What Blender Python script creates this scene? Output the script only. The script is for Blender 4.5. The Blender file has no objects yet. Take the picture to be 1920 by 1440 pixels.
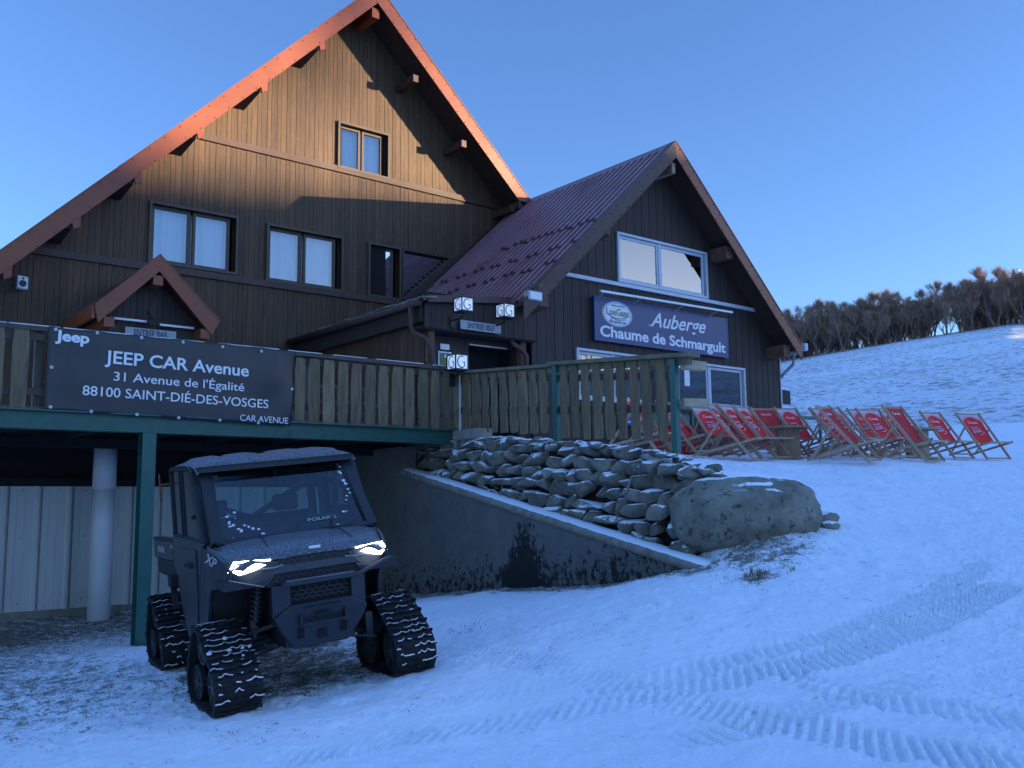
import bpy, bmesh, math, random
import numpy as np
from mathutils import Vector, Matrix
R = math.radians
random.seed(7); RNG = np.random.default_rng(7)
S = bpy.context.scene; C = S.collection

# ------------------------------------------------------------------ camera, sky, sun, exposure
# world axes: +X runs along the long wooden front, +Y goes into the building, z = 0 is eye height
cam = bpy.data.objects.new('camera', bpy.data.cameras.new('camera')); C.objects.link(cam)
cam.data.sensor_width = 36; cam.data.lens = 33.375; cam.data.clip_start = .1; cam.data.clip_end = 5000
YAW, PIT, ROL = R(38.732), R(7.237), R(-.628)
fw = Vector((math.sin(YAW)*math.cos(PIT), math.cos(YAW)*math.cos(PIT), math.sin(PIT)))
rt = Vector((math.cos(YAW), -math.sin(YAW), 0)); up = rt.cross(fw)
rt2 = math.cos(ROL)*rt + math.sin(ROL)*up; up2 = -math.sin(ROL)*rt + math.cos(ROL)*up
cam.matrix_world = Matrix(((rt2.x, up2.x, -fw.x, 0), (rt2.y, up2.y, -fw.y, 0), (rt2.z, up2.z, -fw.z, 0), (0, 0, 0, 1)))
S.camera = cam
SUN_EL, SUN_AZ = R(5.9), math.atan2(.717, -.697)          # the sun stands low to the right
w = bpy.data.worlds.new('World'); S.world = w; w.use_nodes = True
nt = w.node_tree; bg = nt.nodes['Background']
sky = nt.nodes.new('ShaderNodeTexSky'); sky.sky_type = 'NISHITA'; sky.sun_disc = False
sky.sun_elevation = SUN_EL; sky.sun_rotation = SUN_AZ; sky.altitude = 1200; sky.air_density = 1.0; sky.dust_density = 1.0; sky.ozone_density = 2.0
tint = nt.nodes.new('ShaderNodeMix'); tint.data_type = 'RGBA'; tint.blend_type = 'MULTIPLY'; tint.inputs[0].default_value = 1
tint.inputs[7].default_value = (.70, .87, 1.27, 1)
# low sky dimmed, unseen sky overhead brightened to add light on the snow
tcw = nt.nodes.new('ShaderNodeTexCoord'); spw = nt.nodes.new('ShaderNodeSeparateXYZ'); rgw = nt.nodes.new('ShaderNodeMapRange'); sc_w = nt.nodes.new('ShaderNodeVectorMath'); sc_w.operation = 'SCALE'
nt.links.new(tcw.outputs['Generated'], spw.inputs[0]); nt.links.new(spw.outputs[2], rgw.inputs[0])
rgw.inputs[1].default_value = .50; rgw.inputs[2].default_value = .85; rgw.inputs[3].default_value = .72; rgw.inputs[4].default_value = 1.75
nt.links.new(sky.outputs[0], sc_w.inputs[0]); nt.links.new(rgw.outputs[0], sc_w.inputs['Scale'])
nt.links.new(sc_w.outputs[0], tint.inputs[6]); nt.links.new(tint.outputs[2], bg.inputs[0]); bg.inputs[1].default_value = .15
sl = bpy.data.lights.new('sun', 'SUN'); sl.energy = 5.0; sl.angle = R(.6); sl.color = (1, .76, .48)
so = bpy.data.objects.new('sun', sl); C.objects.link(so)
sd = Vector((math.sin(SUN_AZ)*math.cos(SUN_EL), math.cos(SUN_AZ)*math.cos(SUN_EL), math.sin(SUN_EL)))
so.rotation_euler = (-sd).to_track_quat('-Z', 'Y').to_euler()
S.view_settings.view_transform = 'Standard'; S.view_settings.look = 'None'; S.view_settings.gamma = 1
S.view_settings.exposure = 1.8
S.cycles.max_bounces = 8; S.cycles.transparent_max_bounces = 16
try: S.cycles.use_denoising = True
except Exception: pass

# ------------------------------------------------------------------ materials
class NB:
    def __init__(s, name):
        s.m = bpy.data.materials.new(name); s.m.use_nodes = True; s.t = s.m.node_tree
        s.b = s.t.nodes['Principled BSDF']; s.out = s.t.nodes['Material Output']; s.tc = None
    def n(s, k, **kw):
        x = s.t.nodes.new(k)
        for a, v in kw.items(): setattr(x, a, v)
        return x
    def l(s, a, b): s.t.links.new(a, b)
    def coord(s, scale=(1, 1, 1)):
        if s.tc is None: s.tc = s.n('ShaderNodeTexCoord')
        m = s.n('ShaderNodeMapping'); s.l(s.tc.outputs['Object'], m.inputs[0]); m.inputs['Scale'].default_value = scale
        return m.outputs[0]
    def noise(s, scale=5, detail=4, rough=.6, stretch=(1, 1, 1), kind='ShaderNodeTexNoise'):
        x = s.n(kind); s.l(s.coord(stretch), x.inputs['Vector']); x.inputs['Scale'].default_value = scale
        if kind == 'ShaderNodeTexNoise': x.inputs['Detail'].default_value = detail; x.inputs['Roughness'].default_value = rough
        return x.outputs[0]
    def ramp(s, fac, lo, hi, a=0., b=1.):
        x = s.n('ShaderNodeMapRange'); s.l(fac, x.inputs[0]); x.inputs[1].default_value = lo; x.inputs[2].default_value = hi
        x.inputs[3].default_value = a; x.inputs[4].default_value = b; x.clamp = True
        return x.outputs[0]
    def math(s, op, a, b=0.):
        x = s.n('ShaderNodeMath', operation=op)
        for i, v in enumerate((a, b)):
            if isinstance(v, (int, float)): x.inputs[i].default_value = v
            else: s.l(v, x.inputs[i])
        return x.outputs[0]
    def mix(s, f, a, b):
        x = s.n('ShaderNodeMix', data_type='RGBA')
        for i, v in ((0, f), (6, a), (7, b)):
            if isinstance(v, (int, float)): x.inputs[i].default_value = v
            elif isinstance(v, (tuple, list)): x.inputs[i].default_value = (*v[:3], 1)
            else: s.l(v, x.inputs[i])
        return x.outputs[2]
    def bump(s, h, strength=.3, dist=.02):
        x = s.n('ShaderNodeBump'); x.inputs['Strength'].default_value = strength; x.inputs['Distance'].default_value = dist
        s.l(h, x.inputs['Height'])
        if s.b.inputs['Normal'].is_linked: s.l(s.b.inputs['Normal'].links[0].from_socket, x.inputs['Normal'])
        s.l(x.outputs[0], s.b.inputs['Normal'])
    def upface(s, lo, hi):
        g = s.n('ShaderNodeNewGeometry'); sp = s.n('ShaderNodeSeparateXYZ'); s.l(g.outputs['Normal'], sp.inputs[0])
        return s.ramp(sp.outputs[2], lo, hi)
SNOW = (.86, .88, .92)
MATS = {}
def mat(name, col, rough=.6, metal=0., var=.25, vs=6, stretch=(1, 1, 1), island=0., bump=0., bs=40, bstretch=None,
        snow=None, dirt=None, spec=.5, emit=None, frost=0.):
    q = NB(name); col = tuple(col)
    dk = tuple(c*(1-var) for c in col); lt = tuple(min(1, c*(1+var)) for c in col)
    c = q.mix(q.ramp(q.noise(vs, 5, .6, stretch), .3, .7), dk, lt)
    if island:
        g = q.n('ShaderNodeNewGeometry'); h = q.n('ShaderNodeHueSaturation'); h.inputs['Hue'].default_value = .5
        q.l(q.ramp(g.outputs['Random Per Island'], 0, 1, 1-island, 1+island), h.inputs['Value']); q.l(c, h.inputs['Color']); c = h.outputs[0]
    if dirt:
        dc, sc, lo, hi = dirt
        c = q.mix(q.ramp(q.noise(sc, 6, .65), lo, hi), c, dc)
    if frost:
        f = q.math('MULTIPLY', q.upface(.1, .9), q.ramp(q.noise(75, 5, .75), .42, .62, 0, frost))
        c = q.mix(f, c, SNOW)
    if snow:
        lo, hi, sc, amt = snow
        u = q.math('ADD', q.upface(lo, hi), q.ramp(q.noise(sc, 5, .7), .3, .7, -amt, amt))
        f = q.ramp(u, .45, .6); c = q.mix(f, c, SNOW)
    q.l(c, q.b.inputs['Base Color'])
    q.b.inputs['Roughness'].default_value = rough; q.b.inputs['Metallic'].default_value = metal
    q.b.inputs['Specular IOR Level'].default_value = spec
    if bump: q.bump(q.noise(bs, 5, .65, bstretch or stretch), bump, .02)
    if emit: q.b.inputs['Emission Color'].default_value = (*emit[0], 1); q.b.inputs['Emission Strength'].default_value = emit[1]
    MATS[name] = q.m; return q.m
def glass(name, tint_=(.8, .9, .95), refl=.06, rough=.02):
    q = NB(name); t = q.t; t.nodes.remove(q.b)
    tr = q.n('ShaderNodeBsdfTransparent'); tr.inputs[0].default_value = (*tint_, 1)
    gl = q.n('ShaderNodeBsdfGlossy'); gl.inputs['Roughness'].default_value = rough; gl.inputs[0].default_value = (.95, .97, 1, 1)
    fr = q.n('ShaderNodeFresnel'); fr.inputs[0].default_value = 1.5
    mx = q.n('ShaderNodeMixShader'); q.l(q.ramp(fr.outputs[0], 0, 1, refl, 1), mx.inputs[0]); q.l(tr.outputs[0], mx.inputs[1]); q.l(gl.outputs[0], mx.inputs[2])
    q.l(mx.outputs[0], q.out.inputs[0]); MATS[name] = q.m; return q.m
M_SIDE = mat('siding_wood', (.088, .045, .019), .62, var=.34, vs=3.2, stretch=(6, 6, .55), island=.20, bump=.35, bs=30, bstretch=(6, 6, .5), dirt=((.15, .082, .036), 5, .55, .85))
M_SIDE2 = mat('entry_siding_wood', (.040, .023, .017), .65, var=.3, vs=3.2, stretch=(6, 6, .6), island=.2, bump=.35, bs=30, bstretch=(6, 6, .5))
M_GAP = mat('board_gap', (.012, .008, .006), .9)
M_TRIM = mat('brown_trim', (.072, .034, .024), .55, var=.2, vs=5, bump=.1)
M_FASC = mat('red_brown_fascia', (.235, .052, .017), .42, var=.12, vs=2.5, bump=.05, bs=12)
M_ROOF = mat('red_metal_roof', (.16, .030, .030), .36, var=.22, vs=2.2, bump=.06, bs=8, spec=.7)
M_RIB = mat('frosted_roof_rib', (.34, .20, .21), .5, var=.4, vs=2, dirt=((.17, .035, .035), 1.0, .50, .66))
M_UNDER = mat('eave_boards', (.045, .024, .015), .7, var=.3, vs=4)
M_BEAMWOOD = mat('purlin_wood', (.14, .065, .035), .7, var=.3, vs=9, bump=.3)
M_PALEWOOD = mat('pale_purlin_end', (.33, .22, .14), .7, var=.2)
M_FRAMEB = mat('brown_window_frame', (.085, .05, .03), .5, var=.15)
M_FRAMEW = mat('aluminium_window_frame', (.52, .55, .60), .4, var=.06)
M_CURT = mat('white_curtain', (.80, .80, .80), .8, var=.05, vs=4, stretch=(8, 8, .3))
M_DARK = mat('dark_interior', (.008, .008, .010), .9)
M_ROOM = mat('room_wall', (.58, .62, .66), .8, var=.1)
M_GLASS = glass('window_glass', (.85, .92, .96), .05)
M_GLASSD = glass('dark_window_glass', (.30, .38, .42), .10)
M_GLASSM = glass('mirroring_window_glass', (.4, .5, .5), .45)
M_GLASSR = glass('bright_window_glass', (.85, .93, .97), .16)
M_UGLASS = glass('cab_glass', (.80, .93, .94), .02, .04)
M_GREEN = mat('green_steel', (.020, .105, .085), .45, var=.2, vs=3, bump=.05, dirt=((.008, .035, .03), 3, .56, .75))
M_PICK = mat('weathered_picket', (.185, .130, .070), .8, var=.35, vs=4, stretch=(5, 5, .6), island=.22, bump=.5, bs=25, bstretch=(5, 5, .5))
M_RAIL = mat('handrail_wood', (.085, .060, .042), .7, var=.3, vs=6, bump=.3)
M_RAILS = mat('snowy_handrail_wood', (.16, .135, .09), .75, var=.3, vs=6, bump=.3, snow=(.6, 1., 3, .30))
M_DECK = mat('deck_boards', (.10, .075, .05), .8, var=.3, snow=(.6, 1., 4, .4))
M_TIN = mat('pale_sheet_metal', (.60, .61, .60), .45, var=.06, vs=2, stretch=(1, 1, .3), dirt=((.48, .48, .44), 1.2, .55, .8))
M_TINL = mat('panel_seam', (.10, .10, .10), .6)
M_COLW = mat('white_painted_steel', (.72, .73, .76), .35, var=.05, vs=2, dirt=((.45, .44, .42), 2.5, .62, .8))
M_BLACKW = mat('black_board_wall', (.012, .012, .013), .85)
M_BANNER = mat('charcoal_banner_vinyl', (.024, .024, .028), .38, var=.12, vs=2, stretch=(3, 3, .5), bump=.15, bs=4, bstretch=(3, 3, .4))
M_LETTER = mat('white_lettering', (.80, .80, .82), .5, var=.02)
M_SIGN = mat('blue_sign_panel', (.004, .040, .14), .35, var=.06, vs=2)
M_SIGNGREY = mat('weathered_sign_board', (.34, .36, .38), .7, var=.2, vs=10, stretch=(.5, 1, 4))
M_INK = mat('dark_ink', (.05, .06, .08), .7)
M_LAMPW = mat('lamp_panel', (.80, .82, .86), .5, var=.02, emit=((.62, .76, 1.), .12))
M_BLACK = mat('black_metal', (.012, .012, .014), .5, var=.1)
M_STEEL = mat('grey_steel', (.38, .40, .42), .35, metal=.3, var=.1)
M_TUBE = mat('white_light_tube', (.75, .76, .78), .4, var=.03)
M_STONE = mat('dry_stone', (.185, .17, .135), .9, var=.4, vs=5, island=.30, bump=.7, bs=9, dirt=((.06, .055, .045), 9, .56, .72), snow=(.50, .95, 6, .34))
M_BOULD = mat('boulder_granite', (.20, .19, .15), .92, var=.38, vs=3.5, bump=1., bs=14, dirt=((.035, .04, .034), 9, .54, .66), snow=(.72, .98, 2.6, .34))
M_CONCBLK = mat('concrete_block', (.26, .24, .20), .9, var=.2, bump=.4)
M_POLY = mat('cream_wood', (.46, .34, .22), .75, var=.2, vs=8, bump=.2)
M_CHAIR = mat('beech_chair_wood', (.44, .30, .20), .6, var=.2, vs=10)
M_RED = mat('red_canvas', (.80, .026, .022), .75, var=.10, vs=4)
M_REDP = mat('plain_red_canvas', (.55, .020, .018), .75, var=.10, vs=4)
M_PRINTW = mat('white_print', (.78, .74, .82), .7, var=.03)
M_PRINTP = mat('purple_print', (.20, .05, .30), .7, var=.03)
M_SPOOL = mat('spool_wood', (.36, .25, .15), .8, var=.3, vs=5, stretch=(6, 6, .5), island=.15, bump=.4)
M_BARK = mat('beech_bark', (.16, .13, .11), .9, var=.2)
M_TWIG = mat('bare_twigs', (.34, .22, .155), .9, var=.2, vs=.4)
M_GRASS = mat('dry_grass', (.24, .17, .09), .9, var=.3, vs=12, island=.3)
# utility vehicle
M_BODY = mat('dark_grey_body', (.020, .024, .032), .34, var=.15, vs=3, spec=.5, frost=.18, bump=.04, bs=60)
M_PLAS = mat('black_plastic', (.009, .010, .012), .5, var=.15, frost=.03)
M_SKID = mat('grey_bumper_plastic', (.017, .021, .029), .42, var=.12)
M_FROST = mat('frosted_cab_roof', (.022, .026, .034), .5, var=.3, vs=7, frost=.28, bump=.15, bs=60)
M_RUB = mat('track_rubber', (.006, .006, .007), .75, var=.2)
M_CAKE = mat('packed_snow', (.70, .70, .74), .8, var=.1)
M_TREAD = mat('snow_in_tread', (.78, .66, .64), .8, var=.1)
M_LED = mat('headlight_led', (.9, .92, .95), .3, emit=((.93, .97, 1.), 9.))
M_LENS = mat('headlight_reflector', (.55, .58, .62), .2, emit=((.9, .95, 1.), 2.2))
M_SEAT = mat('seat_vinyl', (.02, .022, .025), .6)
M_GREYDEC = mat('grey_decal', (.30, .32, .35), .5)

# concrete of the wing wall: peeling black paint creeping up from the ground and one dark run-off stain
q = NB('stained_concrete')
c = q.mix(q.ramp(q.noise(2.2, 6, .6), .3, .7), (.115, .112, .100), (.165, .160, .142))
sp = q.n('ShaderNodeSeparateXYZ'); q.l(q.coord(), sp.inputs[0])
low = q.ramp(q.math('ADD', sp.outputs[2], q.math('MULTIPLY', sp.outputs[1], .095)), .02, .85, 1., 0.)  # object origin: far foot of the wall
sx = q.math('ABSOLUTE', q.math('ADD', q.math('ADD', sp.outputs[1], 4.62), q.ramp(q.noise(3.5, 3), .2, .8, -.18, .18)))
stain = q.ramp(q.math('SUBTRACT', sx, q.ramp(sp.outputs[2], .45, 1.35, .30, .05)), -.12, .28, 1., 0.)
msk = q.math('ADD', q.math('ADD', q.math('MULTIPLY', low, .38), q.math('MULTIPLY', stain, .40)), q.ramp(q.noise(11, 8, .80, (1, 1, .8)), .25, .75, -.42, .56))
c = q.mix(q.ramp(msk, .42, .48), c, (.012, .012, .011))
crack = q.ramp(q.math('ABSOLUTE', q.math('SUBTRACT', q.noise(1.1, 7, .7), .5)), .0, .004, 1., 0.)
c = q.mix(q.math('MULTIPLY', crack, .7), c, (.03, .03, .026))
q.l(c, q.b.inputs['Base Color']); q.b.inputs['Roughness'].default_value = .9; q.bump(q.noise(30, 6, .7), .35, .01); q.bump(msk, .3, .01)
M_CONC = q.m
M_CAP = mat('snowy_coping', (.24, .22, .18), .9, var=.3, vs=8, bump=.5, snow=(.70, .92, 4, .22))

# snow ground: smooth snow, thin patches where frozen grass and earth show through ("thin" is painted by place)
def snow_ground(name, hill):
    q = NB(name); at_ = q.n('ShaderNodeAttribute', attribute_name='thin'); thin = at_.outputs['Fac']
    base = q.mix(q.ramp(q.noise(.9, 4), .3, .7), (.84, .87, .91), (.92, .93, .95))
    if hill:
        n1 = q.noise(2.0, 9, .80); n2 = q.noise(.07, 4, .6)
        m = q.math('ADD', q.math('ADD', n1, q.ramp(n2, .3, .7, -.05, .05)), q.math('MULTIPLY', thin, .12))
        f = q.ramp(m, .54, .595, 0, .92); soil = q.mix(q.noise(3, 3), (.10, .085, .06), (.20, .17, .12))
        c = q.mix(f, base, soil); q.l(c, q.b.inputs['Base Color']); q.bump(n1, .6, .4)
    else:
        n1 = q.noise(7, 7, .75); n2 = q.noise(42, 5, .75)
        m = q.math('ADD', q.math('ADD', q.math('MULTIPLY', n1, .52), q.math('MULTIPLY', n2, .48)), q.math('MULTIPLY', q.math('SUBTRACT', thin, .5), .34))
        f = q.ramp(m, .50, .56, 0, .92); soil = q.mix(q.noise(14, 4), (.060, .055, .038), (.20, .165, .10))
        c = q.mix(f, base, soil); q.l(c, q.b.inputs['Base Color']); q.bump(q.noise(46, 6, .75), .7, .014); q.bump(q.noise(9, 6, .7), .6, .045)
    q.b.inputs['Roughness'].default_value = .62; q.b.inputs['Specular IOR Level'].default_value = .25
    MATS[name] = q.m; return q.m
M_GROUND = snow_ground('trodden_snow', False); M_HILL = snow_ground('snowy_pasture', True)

# ------------------------------------------------------------------ mesh helpers
class MB:
    def __init__(s): s.v = []; s.f = []
    def add(s, vs, fs):
        o = len(s.v); s.v += [tuple(v) for v in vs]; s.f += [tuple(i+o for i in f) for f in fs]; return s
    def box(s, x0, x1, y0, y1, z0, z1):
        return s.add([(x0, y0, z0), (x1, y0, z0), (x1, y1, z0), (x0, y1, z0), (x0, y0, z1), (x1, y0, z1), (x1, y1, z1), (x0, y1, z1)],
                     [(0, 3, 2, 1), (4, 5, 6, 7), (0, 1, 5, 4), (1, 2, 6, 5), (2, 3, 7, 6), (3, 0, 4, 7)])
    def prism(s, pts, d):            # polygon pts (3D, planar) extruded by vector d
        n = len(pts); a = [Vector(p) for p in pts]; b = [p+Vector(d) for p in a]
        fs = [tuple(range(n)), tuple(range(2*n-1, n-1, -1))] + [(i, i+n, (i+1) % n+n, (i+1) % n) for i in range(n)]
        return s.add(a+b, fs)
    def xz(s, pts, y0, y1): return s.prism([(x, y0, z) for x, z in pts], (0, y1-y0, 0))
    def yz(s, pts, x0, x1): return s.prism([(x0, y, z) for y, z in pts], (x1-x0, 0, 0))
    def bar(s, a, b, w, h, upv=(0, 0, 1)):      # rectangular bar from a to b
        a, b = Vector(a), Vector(b); d = (b-a).normalized(); u = Vector(upv)
        sdv = d.cross(u)
        if sdv.length < 1e-4: sdv = d.cross(Vector((1, 0, 0)))
        sdv.normalize(); u = sdv.cross(d).normalized(); sdv *= w/2; u *= h/2
        return s.add([a-sdv-u, a+sdv-u, a+sdv+u, a-sdv+u, b-sdv-u, b+sdv-u, b+sdv+u, b-sdv+u],
                     [(0, 1, 2, 3), (7, 6, 5, 4), (0, 4, 5, 1), (1, 5, 6, 2), (2, 6, 7, 3), (3, 7, 4, 0)])
    def tube(s, pts, r, n=8, caps=True):
        pts = [Vector(p) for p in pts]; rs = r if isinstance(r, (list, tuple)) else [r]*len(pts); o = len(s.v); k = len(pts)
        ref = Vector((0, 0, 1))
        for i, p in enumerate(pts):
            d = (pts[min(i+1, k-1)]-pts[max(i-1, 0)]).normalized()
            a = d.cross(ref if abs(d.dot(ref)) < .95 else Vector((1, 0, 0))).normalized(); b = d.cross(a)
            for j in range(n):
                t = 2*math.pi*j/n; s.v.append(tuple(p+(a*math.cos(t)+b*math.sin(t))*rs[i]))
        for i in range(k-1):
            for j in range(n): s.f.append((o+i*n+j, o+i*n+(j+1) % n, o+(i+1)*n+(j+1) % n, o+(i+1)*n+j))
        if caps: s.f.append(tuple(o+j for j in range(n))[::-1]); s.f.append(tuple(o+(k-1)*n+j for j in range(n)))
        return s
    def loft(s, rows):               # grid surface
        o = len(s.v); m = len(rows[0])
        for r_ in rows: s.v += [tuple(p) for p in r_]
        for i in range(len(rows)-1):
            for j in range(m-1): s.f.append((o+i*m+j, o+i*m+j+1, o+(i+1)*m+j+1, o+(i+1)*m+j))
        return s
    def quad(s, *p): return s.add(p, [tuple(range(len(p)))])
    def xf(s, M):
        s.v = [tuple(M @ Vector(p)) for p in s.v]; return s
WM = {}
def wm(o): return WM.get(o.name, Matrix.Identity(4))
def tag(o, label=None, cat=None, group=None, kind=None):
    for k, v in (('label', label), ('category', cat), ('group', group), ('kind', kind)):
        if v: o[k] = v
    return o
def thing(name, M, label, cat, group=None):
    o = bpy.data.objects.new(name, None); C.objects.link(o); o.empty_display_size = .2
    if not isinstance(M, Matrix): M = Matrix.Translation(Vector(M))
    o.matrix_world = M; WM[o.name] = M.copy(); return tag(o, label, cat, group)
def part(name, mb, m, parent, local=False, smooth=False, bevel=0., label=None, seg=1):
    """mesh object under parent; vertices are world coordinates unless local=True"""
    me = bpy.data.meshes.new(name)
    vs = np.array(mb.v, dtype=float).reshape(-1, 3)
    if not local and parent is not None:
        I = np.array(wm(parent).inverted()); vs = vs @ I[:3, :3].T + I[:3, 3]
    me.from_pydata(vs.tolist(), [], mb.f); me.materials.append(m); me.update()
    bm = bmesh.new(); bm.from_mesh(me); bmesh.ops.recalc_face_normals(bm, faces=bm.faces); bm.to_mesh(me); bm.free()
    if smooth: me.shade_smooth() if hasattr(me, 'shade_smooth') else [setattr(p, 'use_smooth', True) for p in me.polygons]
    o = bpy.data.objects.new(name, me); C.objects.link(o)
    if parent is not None: o.parent = parent; WM[o.name] = wm(parent)
    if bevel: b = o.modifiers.new('b', 'BEVEL'); b.width = bevel; b.segments = seg; b.limit_method = 'ANGLE'; b.angle_limit = R(35)
    if label: o['label'] = label
    return o
def solo(name, mb, m, origin, label, cat, group=None, **kw):
    vs = Vector(origin); mb.v = [tuple(Vector(p)-vs) for p in mb.v]
    o = part(name, mb, m, None, local=True, **kw); o.location = vs; WM[o.name] = Matrix.Translation(vs)
    return tag(o, label, cat, group)
def copy_tree(o, parent=None):
    c = o.copy(); C.objects.link(c)
    if parent is not None: c.parent = parent
    for ch in list(o.children): copy_tree(ch, c)
    return c
def text_mb(txt, size=1., bold=0., shear=0., thick=.004, align='LEFT', fit=None):
    """text as mesh in its own x (along), y (up) plane; fit=(width,height of capitals)"""
    cu = bpy.data.curves.new('t', 'FONT'); cu.body = txt; cu.size = size; cu.offset = bold; cu.shear = shear; cu.extrude = thick/2; cu.resolution_u = 4
    cu.align_x = 'LEFT'
    o = bpy.data.objects.new('t', cu); C.objects.link(o); bpy.context.view_layer.update()
    me = bpy.data.meshes.new_from_object(o.evaluated_get(bpy.context.evaluated_depsgraph_get()))
    mb = MB(); mb.v = [tuple(v.co) for v in me.vertices]; mb.f = [tuple(p.vertices) for p in me.polygons]
    bpy.data.objects.remove(o); bpy.data.curves.remove(cu); bpy.data.meshes.remove(me)
    xs = [v[0] for v in mb.v]; x0, x1 = min(xs), max(xs)
    if fit:
        sx = fit[0]/(x1-x0); sy = fit[1]/(.70*size); mb.v = [((v[0]-x0)*sx, v[1]*sy, v[2]) for v in mb.v]
    else:
        dx = {'LEFT': -x0, 'CENTER': -(x0+x1)/2}[align]; mb.v = [(v[0]+dx, v[1], v[2]) for v in mb.v]
    return mb
def frame(o, xd, yd):                # matrix with x axis xd, y axis yd at origin o
    xd = Vector(xd).normalized(); zd = xd.cross(Vector(yd)).normalized(); yd = zd.cross(xd); o = Vector(o)
    return Matrix(((xd.x, yd.x, zd.x, o.x), (xd.y, yd.y, zd.y, o.y), (xd.z, yd.z, zd.z, o.z), (0, 0, 0, 1)))
def on_front(a, b, y, txt, cap, **kw):   # text on a plane Y = y between world points a, b = (x, z) of its baseline
    mb = text_mb(txt, fit=(math.hypot(b[0]-a[0], b[1]-a[1]), cap), **kw)
    return mb.xf(frame((a[0], y, a[1]), (b[0]-a[0], 0, b[1]-a[1]), (0, 0, 1)))

# value noise for terrain
def vn(x, y, seed=0):
    xi = np.floor(x).astype(np.int64); yi = np.floor(y).astype(np.int64); xf = x-xi; yf = y-yi
    def h(a, b):
        n = (a*374761393 + b*668265263 + seed*1442695041) & 0xffffffff
        n = ((n ^ (n >> 13))*1274126177) & 0xffffffff
        return ((n ^ (n >> 16)) & 0xffff)/65535.
    u = xf*xf*(3-2*xf); v = yf*yf*(3-2*yf)
    return (h(xi, yi)*(1-u)+h(xi+1, yi)*u)*(1-v)+(h(xi, yi+1)*(1-u)+h(xi+1, yi+1)*u)*v
def fbm(x, y, oct=4, seed=0, g=.5):
    s = 0; a = 1; t = 0
    for i in range(oct): s = s+a*vn(x*2**i+17*i, y*2**i-9*i, seed+i); t += a; a *= g
    return s/t-.5
def sm(x, a, b):
    t = np.clip((x-a)/(b-a), 0, 1); return t*t*(3-2*t)
# ------------------------------------------------------------------ terrain: yard below, terrace above the stone wall, pasture hill beyond
LOWP = [(3.0, 7.43, -1.56), (4.42, 7.2, -1.41), (3.33, 9.46, -1.5), (4.74, 9.24, -1.35), (3.93, 12.34, -1.68), (4.2, 15.3, -1.69), (3, 16.1, -1.65), (5.7, 16.1, -1.6), (8.4, 14.35, -1.45), (8.07, 9.67, -1.06), (7.9, 7.6, -0.87), (7.83, 6.5, -0.66), (0, 0, -1.6), (0, -10, -1.7), (-10, 0, -2.2), (-6, 14, -2.2), (6, 22, -1.6), (-2, 12, -1.9), (1.5, 6, -1.6), (7.15, 3.21, -1.0), (4.88, 2.24, -1.29), (5.51, 5.31, -1.06), (3.47, 4.17, -1.43), (6.22, 4.35, -1.03), (4.42, 3.12, -1.28), (8, -4, -1.0), (14, -8, -0.6), (20, -10, 0)]
UPP = [(8.8, 12.3, 1.1), (8.6, 10, 0.86), (8.4, 7.5, 0.5), (20.6, 14.7, 1.42), (12, 14.7, 1.14), (12, 20, 1.12), (20, 22, 1.5), (13.2, 10.8, 0.74), (21.3, 9.9, 0.89), (15.5, 10.7, 0.78), (14.5, 8.9, .61), (16.3, 8.7, .68), (25, 10.8, 1.3), (30, 4, 1.5), (25, 25, 2), (9.48, 6.13, -0.24), (10.23, 4.51, -0.35), (11.76, 8.09, 0.3), (16.12, 7.05, 0.38), (11.45, 6.33, -0.01), (7.15, 3.21, -1.0), (4.88, 2.24, -1.29), (8, -4, -1.0), (14, -8, -0.6), (20, -10, 0), (6, 2, -1.2)]
def tps(pts):
    P = np.array(pts, float); n = len(P)
    U = lambda r2: r2*np.log(r2+1e-9)
    A = np.zeros((n+3, n+3)); A[:n, :n] = U(((P[:, None, :2]-P[None, :, :2])**2).sum(-1))+np.eye(n)*.5; A[:n, n] = 1
    A[:n, n+1:] = P[:, :2]; A[n, :n] = 1; A[n+1:, :n] = P[:, :2].T
    wt = np.linalg.solve(A, np.r_[P[:, 2], 0, 0, 0])
    def f(x, y):
        s = wt[n]+wt[n+1]*x+wt[n+2]*y
        for i in range(n): s = s+wt[i]*U((x-P[i, 0])**2+(y-P[i, 1])**2)
        return s
    return f
f_low, f_up = tps(LOWP), tps(UPP)
cr_ = np.array([rt.x, rt.y]); cd_ = np.array([math.sin(YAW), math.cos(YAW)])
def gheight(X, Y):
    X = np.asarray(X, float); Y = np.asarray(Y, float)
    x0 = 8.74-.077*(12.34-Y); k = np.maximum(0, 7.2-Y); wd = .25+k*1.3
    B = sm(X, x0-wd*.5, x0+wd*.5+k*.5)
    near = f_low(X, Y)*(1-B)+f_up(X, Y)*B
    d = X*cd_[0]+Y*cd_[1]; r_ = X*cr_[0]+Y*cr_[1]; rad = np.hypot(X, Y)+1e-6
    a = np.degrees(np.arctan2(r_, d))                      # bearing from the view axis
    e = np.interp(a, [-180, -60, -10, 0, 16, 28, 45, 70, 96, 130, 180], [-.02, .0, .03, .09, .149, .186, .20, .222, .231, .13, -.02])
    crest = e*150*np.maximum(np.cos(np.radians(np.clip(a, -45, 45))), .7)
    t = np.clip((rad-24)/126, 0, 1.0)
    hill = 1.1*np.interp(a, [-60, -10, 10, 60, 110, 180], [-1.6, -.3, 1, 1, .3, -1.6]) + (crest-1.1)*(t**1.06) - np.clip(rad-158, 0, 400)*.12
    hill = hill + fbm(X*.03, Y*.03, 3, 5)*np.clip((rad-30)/60, 0, 1)*3.0*np.clip((150-rad)/60, 0, 1)
    q = sm(rad, 23.5, 31)
    # the building side stays at yard level
    return near*(1-q)+hill*q
def gz(x, y): return float(gheight(x, y))

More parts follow.
